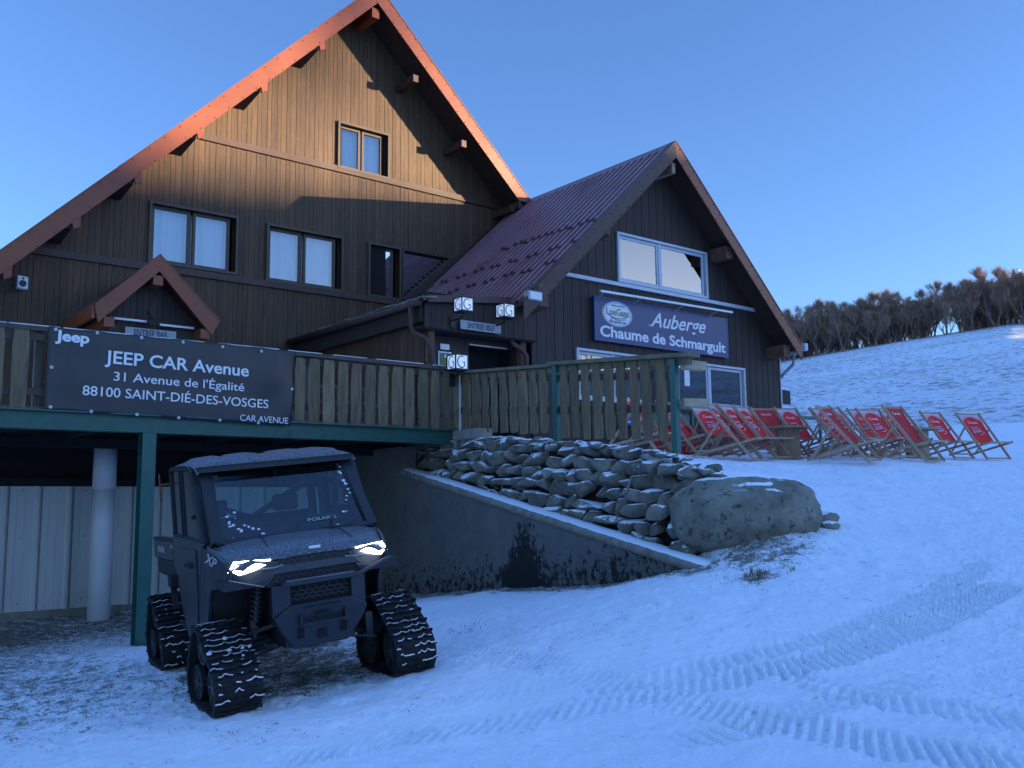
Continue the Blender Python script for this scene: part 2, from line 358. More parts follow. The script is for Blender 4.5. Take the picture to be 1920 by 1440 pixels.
TRACKS = [  # driven ruts: centre line, width, depth, lug pitch
    ([(2.5, 5.61), (3.16, 5.36), (3.71, 4.98), (4.6, 4.45), (5.64, 3.96), (7.14, 3.79), (8.69, 3.8)], .36, .022, .082),
    ([(3.48, 4.19), (3.95, 3.83), (4.47, 3.5), (5.12, 3.38), (6.2, 3.2)], .30, .018, .10),
    ([(4.3, 4.85), (5.16, 4.48), (6.09, 4.26), (7.7, 4.08), (9.2, 4.3)], .30, .020, .095),
    ([(4.9, 7.0), (4.85, 5.77), (4.67, 4.51), (4.63, 3.63), (4.71, 2.83), (4.91, 2.0)], .36, .020, .078),
    ([(5.5, 4.3), (5.35, 3.5), (5.45, 2.7), (5.6, 2.0)], .32, .016, .085),
    ([(3.1, 6.5), (3.5, 5.9), (4.3, 5.4), (5.2, 5.1)], .28, .008, .09)]
def stamp(X, Y):
    H = np.zeros_like(X); near = np.hypot(X, Y) < 14
    x, y = X[near], Y[near]; h = np.zeros_like(x)
    for ti, (pts, wdt, dep, pitch) in enumerate(TRACKS):
        P = np.array(pts)
        # smooth the polyline
        t = np.linspace(0, len(P)-1, 60); Q = np.c_[np.interp(t, range(len(P)), P[:, 0]), np.interp(t, range(len(P)), P[:, 1])]
        for _ in range(6): Q[1:-1] = (Q[:-2]+Q[1:-1]*2+Q[2:])/4
        best = np.full(x.shape, 9.); sA = np.zeros_like(x); tA = np.zeros_like(x); s0 = 0
        for a, b in zip(Q[:-1], Q[1:]):
            d = b-a; L = np.hypot(*d); u = np.clip(((x-a[0])*d[0]+(y-a[1])*d[1])/L**2, 0, 1)
            dx = x-a[0]-u*d[0]; dy = y-a[1]-u*d[1]; dist = np.hypot(dx, dy); cl = dist < best
            best[cl] = dist[cl]; sA[cl] = (s0+u*L)[cl]; tA[cl] = ((d[0]*dy-d[1]*dx)/L)[cl]; s0 += L
        wob = fbm(x*3, y*3, 3, 3)*.05; inside = 1-sm(np.abs(tA)+wob, wdt*.42, wdt*.54)
        brk = sm(fbm(x*1.3, y*1.3, 3, 9), -.40, -.05)
        lug = np.sin((sA+(-.45, .4, -.5, .45, .5, -.4)[ti]*tA)/pitch*2*math.pi); lug = np.clip(lug*2.2, -1, 1)
        crumb = fbm(x*26, y*26, 3, 11)*2
        ends = (.55+.45*sm(fbm(x*.9, y*.9, 2, 55), -.15, .15))*sm(sA, 0, .4)*(1-sm(sA, s0-.4, s0))
        h += ends*inside*brk*dep*1.35*(lug*.7-.5+crumb*.34)
        berm = np.exp(-((np.abs(tA)-wdt*.56)/.05)**2); h += ends*berm*brk*dep*(.45+crumb*.6)
    H[near] = h; return H
def surface(X, Y):
    z = gheight(X, Y); rad = np.hypot(X, Y); r_ = X*cr_[0]+Y*cr_[1]; d = X*cd_[0]+Y*cd_[1]
    nearw = 1-sm(rad, 20, 30)
    z = z+nearw*(fbm(X*.8, Y*.8, 4, 1)*.07+fbm(X*4, Y*4, 5, 2, .66)*.060)
    # a few boot prints
    for k in range(34):
        px = 7.2+.11*k+.09*(k % 2)*2; py = 2.9+.22*k-.14*(k % 2); z = z-.022*np.exp(-(((X-px)*.45+(Y-py)*.89)/.12)**4-(((X-px)*.89-(Y-py)*.45)/.05)**4)
    # wind-packed ripples running across the slope, soft foot prints up the path
    z = z+nearw*sm(r_, -1, 3)*np.maximum(0, fbm(X*1.2+Y*3.2, X*6-Y*2.2, 3, 21))*.07
    rough = sm(r_/np.maximum(d, 1), .33, .50)*(1-sm(rad, 9, 16))      # churned snow at the right edge
    z = z+rough*(np.abs(fbm(X*13, Y*13, 4, 31))*.075-.008)
    lf = 1-sm(X-.10*Y, 2.2, 4.6)                                       # tufty grass below the deck
    z = z+lf*nearw*np.maximum(0, fbm(X*6, Y*6, 4, 41))*.075
    z = z+stamp(X, Y)
    return z
def thinmap(X, Y):
    x_ = 8.1+.077*(Y-10)
    t = .24+.10*sm(fbm(X*.5, Y*.5, 3, 77), -.2, .3)+ .44*(1-sm(np.abs(Y-15.2), .5, 3.6))*(1-sm(X, 7.5, 9))
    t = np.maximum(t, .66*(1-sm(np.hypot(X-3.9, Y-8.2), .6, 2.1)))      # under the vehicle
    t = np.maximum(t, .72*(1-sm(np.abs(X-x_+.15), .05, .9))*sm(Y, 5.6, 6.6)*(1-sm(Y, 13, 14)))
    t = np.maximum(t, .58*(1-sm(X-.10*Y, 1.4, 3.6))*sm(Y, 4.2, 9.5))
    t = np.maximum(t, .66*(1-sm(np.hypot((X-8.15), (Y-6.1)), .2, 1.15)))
    t = np.maximum(t, .62*(1-sm(np.hypot((X-7.45), (Y-5.65)), .05, .5)))
    t = np.maximum(t, .78*(1-sm(np.hypot((X-8.6), (Y-9.0)*.45), .1, .7)))
    return t
def grid_obj(name, az, rad, m, zoff=0., fn=None):
    A, Q = np.meshgrid(az, rad); a = np.radians(A)
    X = Q*(np.sin(a)*cr_[0]+np.cos(a)*cd_[0]); Y = Q*(np.sin(a)*cr_[1]+np.cos(a)*cd_[1])
    Z = (fn or surface)(X, Y)+zoff; n, k = A.shape
    co = np.stack([X, Y, Z], -1).reshape(-1, 3).astype(np.float32)
    idx = np.arange(n*k).reshape(n, k); F = np.stack([idx[:-1, :-1], idx[:-1, 1:], idx[1:, 1:], idx[1:, :-1]], -1).reshape(-1, 4)
    me = bpy.data.meshes.new(name); me.vertices.add(len(co)); me.vertices.foreach_set('co', co.ravel())
    me.loops.add(F.size); me.loops.foreach_set('vertex_index', F.ravel().astype(np.int32))
    me.polygons.add(len(F)); me.polygons.foreach_set('loop_start', np.arange(0, F.size, 4, dtype=np.int32)); me.polygons.foreach_set('loop_total', np.full(len(F), 4, dtype=np.int32))
    me.polygons.foreach_set('use_smooth', np.ones(len(F), dtype=bool))
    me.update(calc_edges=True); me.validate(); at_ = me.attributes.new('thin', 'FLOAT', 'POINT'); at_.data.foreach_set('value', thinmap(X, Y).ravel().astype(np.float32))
    me.materials.append(m); o = bpy.data.objects.new(name, me); C.objects.link(o); o['kind'] = 'structure'; return o
az_in = np.arange(-31.5, 31.5, .075)
az = np.r_[np.arange(-180, -32, 4), az_in, np.arange(32, 181, 4)]; az[-1] = 180
rad = np.r_[[.02, .5, 1, 1.5, 2, 2.5, 3.0, 3.5], np.exp(np.arange(math.log(3.8), math.log(31), .0045)), 31]
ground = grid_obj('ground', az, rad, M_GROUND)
az2 = np.r_[np.arange(-180, 9, 3), np.arange(9, 32, .2), np.arange(32, 181, 2)]; az2[-1] = 180
rad2 = np.r_[np.exp(np.arange(math.log(29.5), math.log(170), .014)), [180, 200, 230, 280, 360, 500, 800, 1500]]
hill = grid_obj('hill', az2, rad2, M_HILL, -.05, fn=lambda X, Y: gheight(X, Y)+fbm(X*.35, Y*.35, 4, 8)*.22*(1-sm(np.hypot(X, Y), 170, 260)))

# ------------------------------------------------------------------ bare beech trees along the crest
def tree_proto(seed, h):
    rg = random.Random(seed); tr = MB(); cw = MB()
    def limb(p, d, L, r0, lvl):
        n = 4; pts = [p]; rs = [r0]; q = Vector(p); dd = Vector(d).normalized()
        for i in range(n):
            dd = (dd+Vector((rg.gauss(0, .13), rg.gauss(0, .13), .06 if lvl else .0))).normalized(); q = q+dd*L/n; pts.append(q.copy()); rs.append(r0*(1-.75*(i+1)/n)+.004)
        (tr if lvl < 2 else cw).tube(pts, rs, 5 if lvl == 0 else 3, False)
        if lvl < 3:
            k = (9, 6, 5)[lvl]
            for i in range(k):
                t = rg.uniform(.14 if lvl == 0 else .15, 1.); j = min(n-1, int(t*n)); b = pts[j].lerp(pts[j+1], t*n-j)
                a = rg.uniform(0, 6.28); side = Vector((math.cos(a), math.sin(a), 0)); spread = (.62, .7, .8)[lvl]
                nd = (dd*(1-spread*.4)+side*spread*.62+Vector((0, 0, .45))).normalized()
                limb(b, nd, L*(.52, .55, .6)[lvl]*(1.25-.75*t), r0*(.42, .45, .5)[lvl]*(1.1-.6*t), lvl+1)
        else:
            for i in range(16):                                # fine twigs: slim tapering blades
                t = rg.uniform(.1, 1); j = min(n-1, int(t*n)); b = pts[j].lerp(pts[j+1], t*n-j)
                v = (dd*.7+Vector((rg.gauss(0, .45), rg.gauss(0, .45), rg.gauss(.55, .3)))).normalized()*rg.uniform(.4, 1.15)
                s_ = v.cross(Vector((rg.gauss(0, 1), rg.gauss(0, 1), rg.gauss(0, 1)))).normalized()*.007
                cw.quad(b-s_, b+s_, b+v)
    limb(Vector((0, 0, -.4)), (rg.gauss(0, .04), rg.gauss(0, .04), 1), h, h*.017, 0)
    if seed % 2: limb(Vector((.25, .1, -.4)), (.12, .05, 1), h*.85, h*.013, 0)
    return tr, cw
TREE_LBL = 'bare brown beech tree in the packed row of trees along the hill crest'
protos = []
for s_, h_ in ((1, 8.2), (2, 7.2), (3, 8.8), (4, 6.6), (5, 7.8)):
    t_, c_ = tree_proto(s_, h_)
    o = thing('beech_tree', (0, 0, 0), TREE_LBL, 'tree', 'bare trees along the hill crest')
    part('trunk', t_, M_BARK, o, True); part('crown', c_, M_TWIG, o, True); protos.append(o)
used = [False]*5; rg = random.Random(3)
def on_ring(a, r_):
    a = R(a); return r_*(math.sin(a)*cr_[0]+math.cos(a)*cd_[0]), r_*(math.sin(a)*cr_[1]+math.cos(a)*cd_[1])
ntree = 0
for row, r0 in enumerate((146, 148, 150, 152, 155, 158, 161, 165)):
    a = 14.4+rg.uniform(0, .3)
    while a < 37:
        gap = 24.3 < a < 26.0 and row > 1 or 20.0 < a < 20.6 and row > 2
        if not gap:
            k = rg.randrange(5); x, y = on_ring(a, r0+rg.uniform(-1.2, 1.2)); o = protos[k]
            if used[k]: o = copy_tree(protos[k])
            used[k] = True
            o.location = (x, y, gz(x, y)-.2); o.rotation_euler = (0, 0, rg.uniform(0, 6.28))
            sc = rg.uniform(.85, 1.12)*(1.0 if a > 17.2 else .86); o.scale = (sc*1.05, sc*1.05, sc*.74); ntree += 1
        a += rg.uniform(.42, .85)*(1 if row < 3 else 1.25)
# the same wood carries on round the valley to the right, out of the picture; its crest keeps the low sun off the yard
wv = []; wf = []; off = 0; lib = []
for p_ in protos[:3]:
    vs, fs = [], []
    for ch in p_.children:
        me = ch.data; n_ = len(me.vertices); a_ = np.empty(n_*3); me.vertices.foreach_get('co', a_); a_ = a_.reshape(-1, 3)
        tri = [tuple(p.vertices) for p in me.polygons]; base = sum(len(v) for v in vs)
        if ch.name.startswith('crown'): tri = tri[::4]
        fs += [tuple(i+base for i in t) for t in tri]; vs.append(a_)
    lib.append((np.concatenate(vs), fs))
for i in range(60):
    a = 78+36*(i+rg.random())/60; x, y = on_ring(a, rg.uniform(146, 154)); V, F_ = lib[i % 3]; th = rg.uniform(0, 6.28); sc = rg.uniform(.8, 1.15)
    Rz = np.array([[math.cos(th), -math.sin(th), 0], [math.sin(th), math.cos(th), 0], [0, 0, 1]])
    wv.append((V*sc) @ Rz.T+np.array([x, y, gz(x, y)-.3])); wf += [tuple(j+off for j in f) for f in F_]; off += len(V)
me = bpy.data.meshes.new('far_woodland'); me.from_pydata(np.concatenate(wv).tolist(), [], wf); me.materials.append(M_TWIG)
o = bpy.data.objects.new('far_woodland', me); C.objects.link(o); tag(o, 'bare winter woodland further along the crest', 'woodland', kind='stuff')

# a small bright cloud just over the wood at the right edge
cl = MB(); rg = random.Random(8); bm = bmesh.new()
for i in range(26):
    t = i/25; r_ = .9+1.7*t*rg.uniform(.6, 1.1)
    mtx = Matrix.Translation(Vector((t*34-6+rg.uniform(-1, 1), rg.uniform(-3, 3), rg.uniform(-.5, .9)*r_*.6))) @ Matrix.Diagonal((r_*1.6, r_*1.2, r_*.8, 1))
    bmesh.ops.create_icosphere(bm, subdivisions=3, radius=1.3, matrix=mtx)
me = bpy.data.meshes.new('cloud'); bm.to_mesh(me); bm.free(); me.shade_smooth()
M_CLOUD = mat('cloud_white', (.9, .9, .92), 1., var=.02, spec=0)
me.materials.append(M_CLOUD); o = bpy.data.objects.new('cloud', me); C.objects.link(o); o['kind'] = 'structure'
cx, cy = on_ring(28.6, 620); o.location = (cx, cy, 131.5); o.scale = (1.25, 1.25, 1.25); o.rotation_euler = (0, 0, math.atan2(cr_[1], cr_[0]))
bpy.data.objects['cloud'].modifiers.new('d', 'DISPLACE').texture = (lambda t: (setattr(t, 'noise_scale', 1.1), t)[1])(bpy.data.textures.new('cn', 'CLOUDS'))
o.modifiers['d'].strength = 1.0
# ------------------------------------------------------------------ the inn
FY = 20.2                                  # main wooden front
def zl(x): return 12.73-1.008*(11.28-x)    # main roof line, left slope (outer edge)
def zr(x): return 12.73-.942*(x-11.28)     # main roof line, right slope
def al(x): return 8.24-.938*(16.17-x)      # annex roof line
def ar(x): return 8.24-.953*(x-16.17)
def clad(mb_b, u0, u1, zlo, zhi, holes, fn, pitch=.245, seed=1, th=.007):
    """board-on-board cladding; fn(u, z, off) -> world point; holes = [(u0,u1,z0,z1)]"""
    rg = random.Random(seed); u = u0; k = 0; cuts = sorted({h[0] for h in holes} | {h[1] for h in holes})
    while u < u1-1e-6:
        wdt = (pitch*.58 if k % 2 == 0 else pitch*.42)*rg.uniform(.94, 1.06); e = min(u+wdt, u1)
        off = th if k % 2 else 0.; ov = -.0015
        ga, gb = (.0045, .001) if k % 2 == 0 else (.001, .0045); xs = [u+ga]+[c for c in cuts if u+.006 < c < e-.006]+[e-gb]
        for a, b in zip(xs[:-1], xs[1:]):
            m_ = (a+b)/2; za, zb = zlo(m_), None
            segs = [(None, None)]; blocks = sorted([(h[2], h[3]) for h in holes if h[0]-1e-6 <= m_ <= h[1]+1e-6])
            lo = zlo
            cur = [('f', zlo)]
            prev = lambda x: zlo(x)
            for z0, z1 in blocks+[(None, None)]:
                top = (lambda x: zhi(x)) if z0 is None else (lambda x, z0=z0: min(z0, zhi(x)))
                p0, p1, t0, t1 = prev(a), prev(b), top(a), top(b)
                if t0 > p0+.01 or t1 > p1+.01:
                    t0 = max(t0, p0); t1 = max(t1, p1)
                    f_ = -(.02+off); bk = 0.
                    mb_b.add([fn(a, p0, f_), fn(b, p1, f_), fn(b, t1, f_), fn(a, t0, f_), fn(a, p0, bk), fn(b, p1, bk), fn(b, t1, bk), fn(a, t0, bk)],
                             [(0, 1, 2, 3), (0, 4, 5, 1), (1, 5, 6, 2), (2, 6, 7, 3), (3, 7, 4, 0)])
                if z1 is not None: prev = (lambda x, z1=z1: z1)
        u = e; k += 1
inn = thing('mountain_inn', (11.3, FY, 1.1), 'large brown wooden mountain inn with red metal roofs and a lower annex gable', 'inn')
def ip(name, mb, m, **kw): return part(name, mb, m, inn, **kw)
fF = lambda u, z, o: (u, FY+o, z)
HOL = [(6.33, 8.20, 5.24, 6.49), (8.99, 10.87, 5.20, 6.47), (10.79, 12.16, 8.30, 9.40), (11.67, 12.52, 5.20, 6.47), *[(12.655+.115*i, 12.77+.115*i, 5.24+.115*i*.905+.05, 6.48) for i in range(12)]]
mb = MB(); clad(mb, 2.4, 17.2, lambda x: 1.1, lambda x: min(zl(x), zr(x))-.12, HOL, fF, seed=4); ip('wall', mb, M_SIDE)
# backing behind the boards (dark joints), with openings left free
bk = MB(); xs = sorted({2.4, 11.28, 17.2} | {h[0] for h in HOL} | {h[1] for h in HOL})
for a, b in zip(xs[:-1], xs[1:]):
    hs = [h for h in HOL if h[0] <= (a+b)/2 <= h[1]]; top = lambda x: min(zl(x), zr(x))-.14
    if not hs: bk.xz([(a, 1.1), (b, 1.1), (b, top(b)), (a, top(a))], FY+.001, FY+.03)
    else:
        h = hs[0]; bk.xz([(a, 1.1), (b, 1.1), (b, h[2]), (a, h[2])], FY+.001, FY+.03); bk.xz([(a, h[3]), (b, h[3]), (b, top(b)), (a, top(a))], FY+.001, FY+.03)
ip('wall_backing', bk, M_GAP)
# body of the house behind, closed
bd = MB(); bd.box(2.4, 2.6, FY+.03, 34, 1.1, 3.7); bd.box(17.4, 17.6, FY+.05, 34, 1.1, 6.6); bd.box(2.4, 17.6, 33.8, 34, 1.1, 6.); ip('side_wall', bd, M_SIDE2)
# roof
rf = MB(); T = .10
def slab(mb, x0, z0, x1, z1, y0, y1, t): mb.xz([(x0, z0), (x1, z1), (x1, z1-t), (x0, z0-t)], y0, y1)
slab(rf, .9, zl(.9), 11.28, 12.73, 19.22, 34.5, T); slab(rf, 11.28, 12.73, 19.4, zr(19.4), 19.22, 34.5, T); ip('roof', rf, M_ROOF)
so_ = MB(); slab(so_, .9, zl(.9)-T-.002, 11.28, 12.73-T-.002, 19.24, 34.4, .06); slab(so_, 11.28, 12.73-T-.002, 16.1, zr(16.1)-T-.002, 19.24, 34.4, .06); ip('eave_boards', so_, M_UNDER)
def fascia(x0, z0, x1, z1, y, wdt, t=.03, n=12, seed=0):
    f = MB(); sc = MB(); L = math.hypot(x1-x0, z1-z0)
    f.xz([(x0, z0+.03), (x1, z1+.03), (x1, z1-wdt), (x0, z0-wdt)], y-t, y)
    # rolled cover flashing on the roof edge
    f.xz([(x0, z0+.062), (x1, z1+.062), (x1, z1+.032), (x0, z0+.032)], y-t-.012, y+.16)
    rg = random.Random(seed)
    for i in range(n):
        t_ = (i+.5)/n
        for k, dz in ((0, -.03), (1, -wdt+.05)):
            x = x0+(x1-x0)*(t_+.4/n*k); z = z0+(z1-z0)*(t_+.4/n*k)+dz; sc.tube([(x, y-t-.012, z), (x, y-t+.002, z)], .013, 6)
    return f, sc
for args in (((.9, zl(.9), 11.28, 12.73, 19.21, .43), 34, 1), ((11.28, 12.73, 16.10, zr(16.10), 19.21, .42), 20, 2)):
    f, sc = fascia(*args[0], n=args[1], seed=args[2]); o = ip('fascia', f, M_FASC); part('screws', sc, M_BLACK, o)
# purlins carrying the overhang: boxed ends with a steel shoe seen from below
for x, z in ((9.74, 10.63), (8.33, 9.22), (6.92, 7.80), (5.68, 6.54), (4.55, 5.40), (3.40, 4.30)):
    f = MB(); zt = zl(x)-.40
    bx_ = MB(); bx_.yz([(19.28, zt-.14), (FY-.03, zt-.26), (FY-.03, zt+.20), (19.28, zt+.20)], x-.28, x)
    f.xz([(x-.05, zt+.08), (x+.14, zt+.10), (x+.14, zt-.10), (x+.02, zt-.16)], 19.20, 19.26); o = ip('purlin', bx_, M_UNDER); part('end_cap', f, M_FASC, o)
for x, z in ((12.51, 10.76), (14.01, 9.39), (15.64, 7.95)):
    f = MB(); f.box(x-.09, x+.06, 19.34, FY, z-.10, z+.08); ip('purlin', f, M_TRIM)
f = MB(); f.box(11.18, 11.38, 19.28, FY, 11.95, 12.2); ip('purlin', f, M_FASC)
f = MB(); f.box(15.7, 16.35, 19.18, 19.6, 7.93, 8.13); ip('purlin', f, M_TRIM)
# belt boards
f = MB(); f.xz([(7.32, 8.16), (15.98, 8.13), (15.98, 8.28), (7.42, 8.31)], FY-.085, FY-.02)
ip('belt_board', f, M_TRIM)
f = MB(); f.xz([(4.0, 5.02), (13.3, 5.02), (13.3, 5.17), (4.15, 5.17)], FY-.085, FY-.02); ip('belt_board', f, M_TRIM)
# windows of the main front
def window(x0, x1, z0, z1, y, sashes, fm, gm, curtain='full', fw=.07, rec=.10, box=True, pf=.0, sash_w=.06):
    """frame part with panes and curtains as sub-parts; y = wall face"""
    f = MB(); c = .055
    if box:      # casing standing proud of the boards
        yo = y-.095
        f.box(x0-c, x1+c, yo, y+rec+.05, z1, z1+c); f.box(x0-c, x1+c, yo, y+rec+.05, z0-c, z0); f.box(x0-c, x0, yo, y+rec+.05, z0, z1); f.box(x1, x1+c, yo, y+rec+.05, z0, z1)
    yf = y+rec-.06; n = len(sashes)
    for a, b in sashes:
        f.box(a, a+sash_w, yf, yf+.06, z0+.004, z1-.004); f.box(b-sash_w, b, yf, yf+.06, z0+.004, z1-.004)
        f.box(a+sash_w, b-sash_w, yf, yf+.06, z0+.004, z0+.07); f.box(a+sash_w, b-sash_w, yf, yf+.06, z1-.07, z1-.004)
    o = ip('window', f, fm)
    for a, b in sashes:
        g_ = MB(); g_.box(a+sash_w-.002, b-sash_w+.002, yf+.026, yf+.032, z0+.068, z1-.068); part('pane', g_, gm, o)
    if curtain:
        for a, b in sashes:
            rows = []; k = 60; rg = random.Random(int(a*100)); ph = rg.uniform(0, 6)
            for zz in (z0+.02, z1-.02):
                row = []
                for i in range(k+1):
                    t = i/k; xx = a+.02+(b-a-.04)*t; amp = .022
                    row.append((xx, yf+.16+amp*math.sin(t*26+ph+1.2*math.sin(t*7))+.016*math.sin(t*9+ph), zz))
                rows.append(row)
            if curtain == 'half': rows = [[p for p in r_] for r_ in rows]
            cc = MB(); cc.loft(rows); part('curtain', cc, M_CURT, o, smooth=True)
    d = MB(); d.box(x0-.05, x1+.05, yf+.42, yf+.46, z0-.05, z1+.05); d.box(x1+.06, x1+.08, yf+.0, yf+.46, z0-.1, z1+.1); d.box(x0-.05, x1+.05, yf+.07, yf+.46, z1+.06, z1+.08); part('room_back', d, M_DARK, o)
    return o
window(6.33, 8.20, 5.24, 6.49, FY, [(6.36, 7.20), (7.26, 8.10)], M_FRAMEB, M_GLASS)
window(8.99, 10.87, 5.20, 6.47, FY, [(9.02, 9.86), (9.92, 10.76)], M_FRAMEB, M_GLASS)
window(10.79, 12.16, 8.30, 9.40, FY, [(10.82, 11.42), (11.47, 12.06)], M_FRAMEB, M_GLASS)
window(11.67, 12.52, 5.20, 6.47, FY, [(11.70, 12.40)], M_FRAMEB, M_GLASSM, None)
# corner window cut off along the annex roof slope
f = MB(); y0, y1 = FY-.095, FY+.1
f.box(12.60, 12.655, y0, y1, 5.20, 6.52); f.box(12.655, 14.05, y0, y1, 6.475, 6.53); f.xz([(12.655, 5.23), (14.05, 6.476), (14.19, 6.476), (12.80, 5.17), (12.655, 5.17)], y0, y1)
f.xz([(12.80, 5.172), (14.6, 6.85), (14.75, 6.80), (13.05, 5.172)], FY-.07, FY-.045)
o = ip('window', f, M_TRIM); g_ = MB(); g_.xz([(12.655, 5.24), (14.03, 6.47), (12.655, 6.47)], FY+.05, FY+.056); part('pane', g_, M_GLASSM, o)
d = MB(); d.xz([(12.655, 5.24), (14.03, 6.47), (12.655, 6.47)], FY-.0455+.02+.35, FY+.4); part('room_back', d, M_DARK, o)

# porch over the bar entrance
PY = 17.6; px_, pz_ = 5.71, 4.66
pr_ = MB()
slab(pr_, 4.62, 3.62, px_, pz_, PY+.02, FY-.05, .05); slab(pr_, px_, pz_, 6.86, 3.55, PY+.02, FY-.05, .05)
porch = ip('porch_roof', pr_, M_ROOF)
f = MB(); f.xz([(4.60, 3.60), (px_, pz_+.03), (px_, pz_-.27), (4.66, 3.30)], PY-.02, PY+.02); f.xz([(px_, pz_+.03), (6.88, 3.56), (6.74, 3.28), (px_, pz_-.27)], PY-.021, PY+.019)
f.xz([(4.60, 3.63), (px_, pz_+.06), (6.9, 3.58), (6.88, 3.561), (px_, pz_+.031), (4.60, 3.601)], PY-.03, PY+.10)
o = part('porch_fascia', f, M_FASC, porch)
f = MB(); f.box(4.56, 4.62, PY+.03, FY-.1, 3.38, 3.62)                    # eave board of the porch
for x, z in ((4.86, 3.34), (6.62, 3.30), (5.70, 4.22)): f.box(x-.09, x+.09, PY+.01, FY, z-.09, z+.09)
part('porch_beam', f, M_FASC, porch)
for i in range(26):                                                      # snow guards along the eave
    f = MB(); y = PY+.15+i*.095; f.box(4.72+.03*(i % 2), 4.80+.03*(i % 2), y, y+.05, 3.72, 3.79); part('snow_guard', f, M_ROOF, porch)
f = MB(); clad(f, 4.95, 6.72, lambda x: 3.36, lambda x: min(3.42+.954*(x-4.66)-.05, 3.42+1.0*(6.70-x)), [], lambda u, z, o_: (u, PY+.42+o_, z), seed=9); part('porch_gable', f, M_SIDE2, porch)
f = MB(); f.xz([(4.9, 3.34), (6.75, 3.34), (px_, 4.5)], PY+.422, PY+.45); part('porch_gable_backing', f, M_GAP, porch)
f = MB(); f.box(4.9, 6.75, PY+.36, PY+.46, 3.16, 3.36); f.box(4.9, 5.02, PY+.40, PY+.52, 1.14, 3.16); f.box(6.63, 6.75, PY+.40, PY+.52, 1.14, 3.16); f.box(5.02, 6.63, PY+.7, PY+.75, 1.14, 3.16)
part('porch_post', f, M_SIDE2, porch)
for a, b, z in ((5.02, 5.72, 3.47), (5.85, 6.50, 3.44)):
    f = MB(); f.box(a, b, PY+.28, PY+.32, z-.018, z+.018); part('light_tube', f, M_TUBE, porch)

# entry block with its shallow roof
EY = 14.65
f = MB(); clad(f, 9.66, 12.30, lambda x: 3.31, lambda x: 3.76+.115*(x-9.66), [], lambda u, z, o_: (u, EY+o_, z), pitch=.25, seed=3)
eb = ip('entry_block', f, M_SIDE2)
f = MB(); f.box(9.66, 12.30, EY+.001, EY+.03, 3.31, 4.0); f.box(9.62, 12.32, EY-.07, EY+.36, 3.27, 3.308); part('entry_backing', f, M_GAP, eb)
f = MB()
clad(f, 9.92, 12.18, lambda x: 1.14, lambda x: 3.26, [(10.92, 12.02, 1.14, 3.13)], lambda u, z, o_: (u, EY+.36+o_, z), pitch=.2, seed=5); part('entry_wall', f, M_SIDE2, eb)
f = MB(); f.box(10.95, 11.9, EY+.33, EY+.35, 3.14, 3.17); part('light_tube', f, M_STEEL, eb)
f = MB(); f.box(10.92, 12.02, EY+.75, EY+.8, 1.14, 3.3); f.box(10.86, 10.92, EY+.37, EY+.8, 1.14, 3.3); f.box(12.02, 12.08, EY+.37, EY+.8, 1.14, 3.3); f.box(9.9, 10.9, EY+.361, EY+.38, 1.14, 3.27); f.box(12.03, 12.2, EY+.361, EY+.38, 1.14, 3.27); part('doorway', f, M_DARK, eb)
f = MB(); f.box(9.78, 9.92, EY+.04, EY+.18, 1.14, 3.27); part('post', f, M_BEAMWOOD, eb); f = MB(); f.box(12.02, 12.16, EY+.04, EY+.18, 1.14, 3.27); part('post', f, M_BEAMWOOD, eb)
fS = lambda u, z, o_: (9.80+o_, u, z)
f = MB(); clad(f, EY+.15, FY-.02, lambda x: 1.12, lambda x: 3.44, [], fS, pitch=.25, seed=6); part('side_boards', f, M_SIDE, eb)
f = MB(); f.box(9.801, 9.83, EY+.2, FY-.02, 1.12, 3.6); part('side_backing', f, M_GAP, eb)
f = MB(); f.xz([(9.56, 3.80), (12.4, 4.13), (12.4, 4.17), (9.56, 3.84)], EY-.12, FY-.03); 
f.xz([(12.4, 4.13), (12.9, 5.1), (12.9, 5.14), (12.36, 4.17)], EY-.12+1.2, FY-.03)
part('entry_roof', f, M_ROOF, eb)
f = MB(); f.box(9.62, 9.70, EY+.04, FY-.02, 3.42, 3.74); part('eave_beam', f, M_SIDE2, eb)
f = MB(); rg = random.Random(4)                                         # ragged snowy tile edge along the eave
for i in range(30):
    y = EY-.1+i*.186; z = 3.845+rg.uniform(0, .03); f.bar((9.50, y, z-.01), (9.85, y+.02, z+.03), .17, .03)
part('eave_tile', f, M_STONE, eb)
f = MB(); f.xz([(9.66, 3.765), (12.26, 4.055), (12.26, 4.17), (9.66, 3.90)], EY-.15, EY-.10); part('entry_fascia', f, M_TRIM, eb)
def gutter(name, pts, r, m, parent): f = MB(); f.tube(pts, r, 10); return part(name, f, m, parent, smooth=True)
gutter('gutter', [(9.52, EY-.06, 3.76), (9.52, FY-.1, 3.78)], .065, M_TRIM, eb)
gutter('downspout', [(9.50, EY+.22, 3.75), (9.50, EY+.22, 3.36), (9.53, EY+.2, 3.24), (9.70, EY+.0, 3.10), (9.78, EY-.04, 2.94), (9.83, EY-.05, 2.7), (9.83, EY-.05, 1.2)], .05, M_TRIM, eb)
gutter('downspout', [(11.75, EY+.02, 3.32), (11.80, EY+.02, 3.20), (11.98, EY-.04, 3.10), (12.08, EY-.06, 2.98), (12.10, EY-.06, 1.2)], .05, M_TRIM, eb)

M_GUARD = mat('snow_guard_steel', (.09, .022, .022), .5, var=.3, vs=20, snow=(.7, 1., 9, .25))
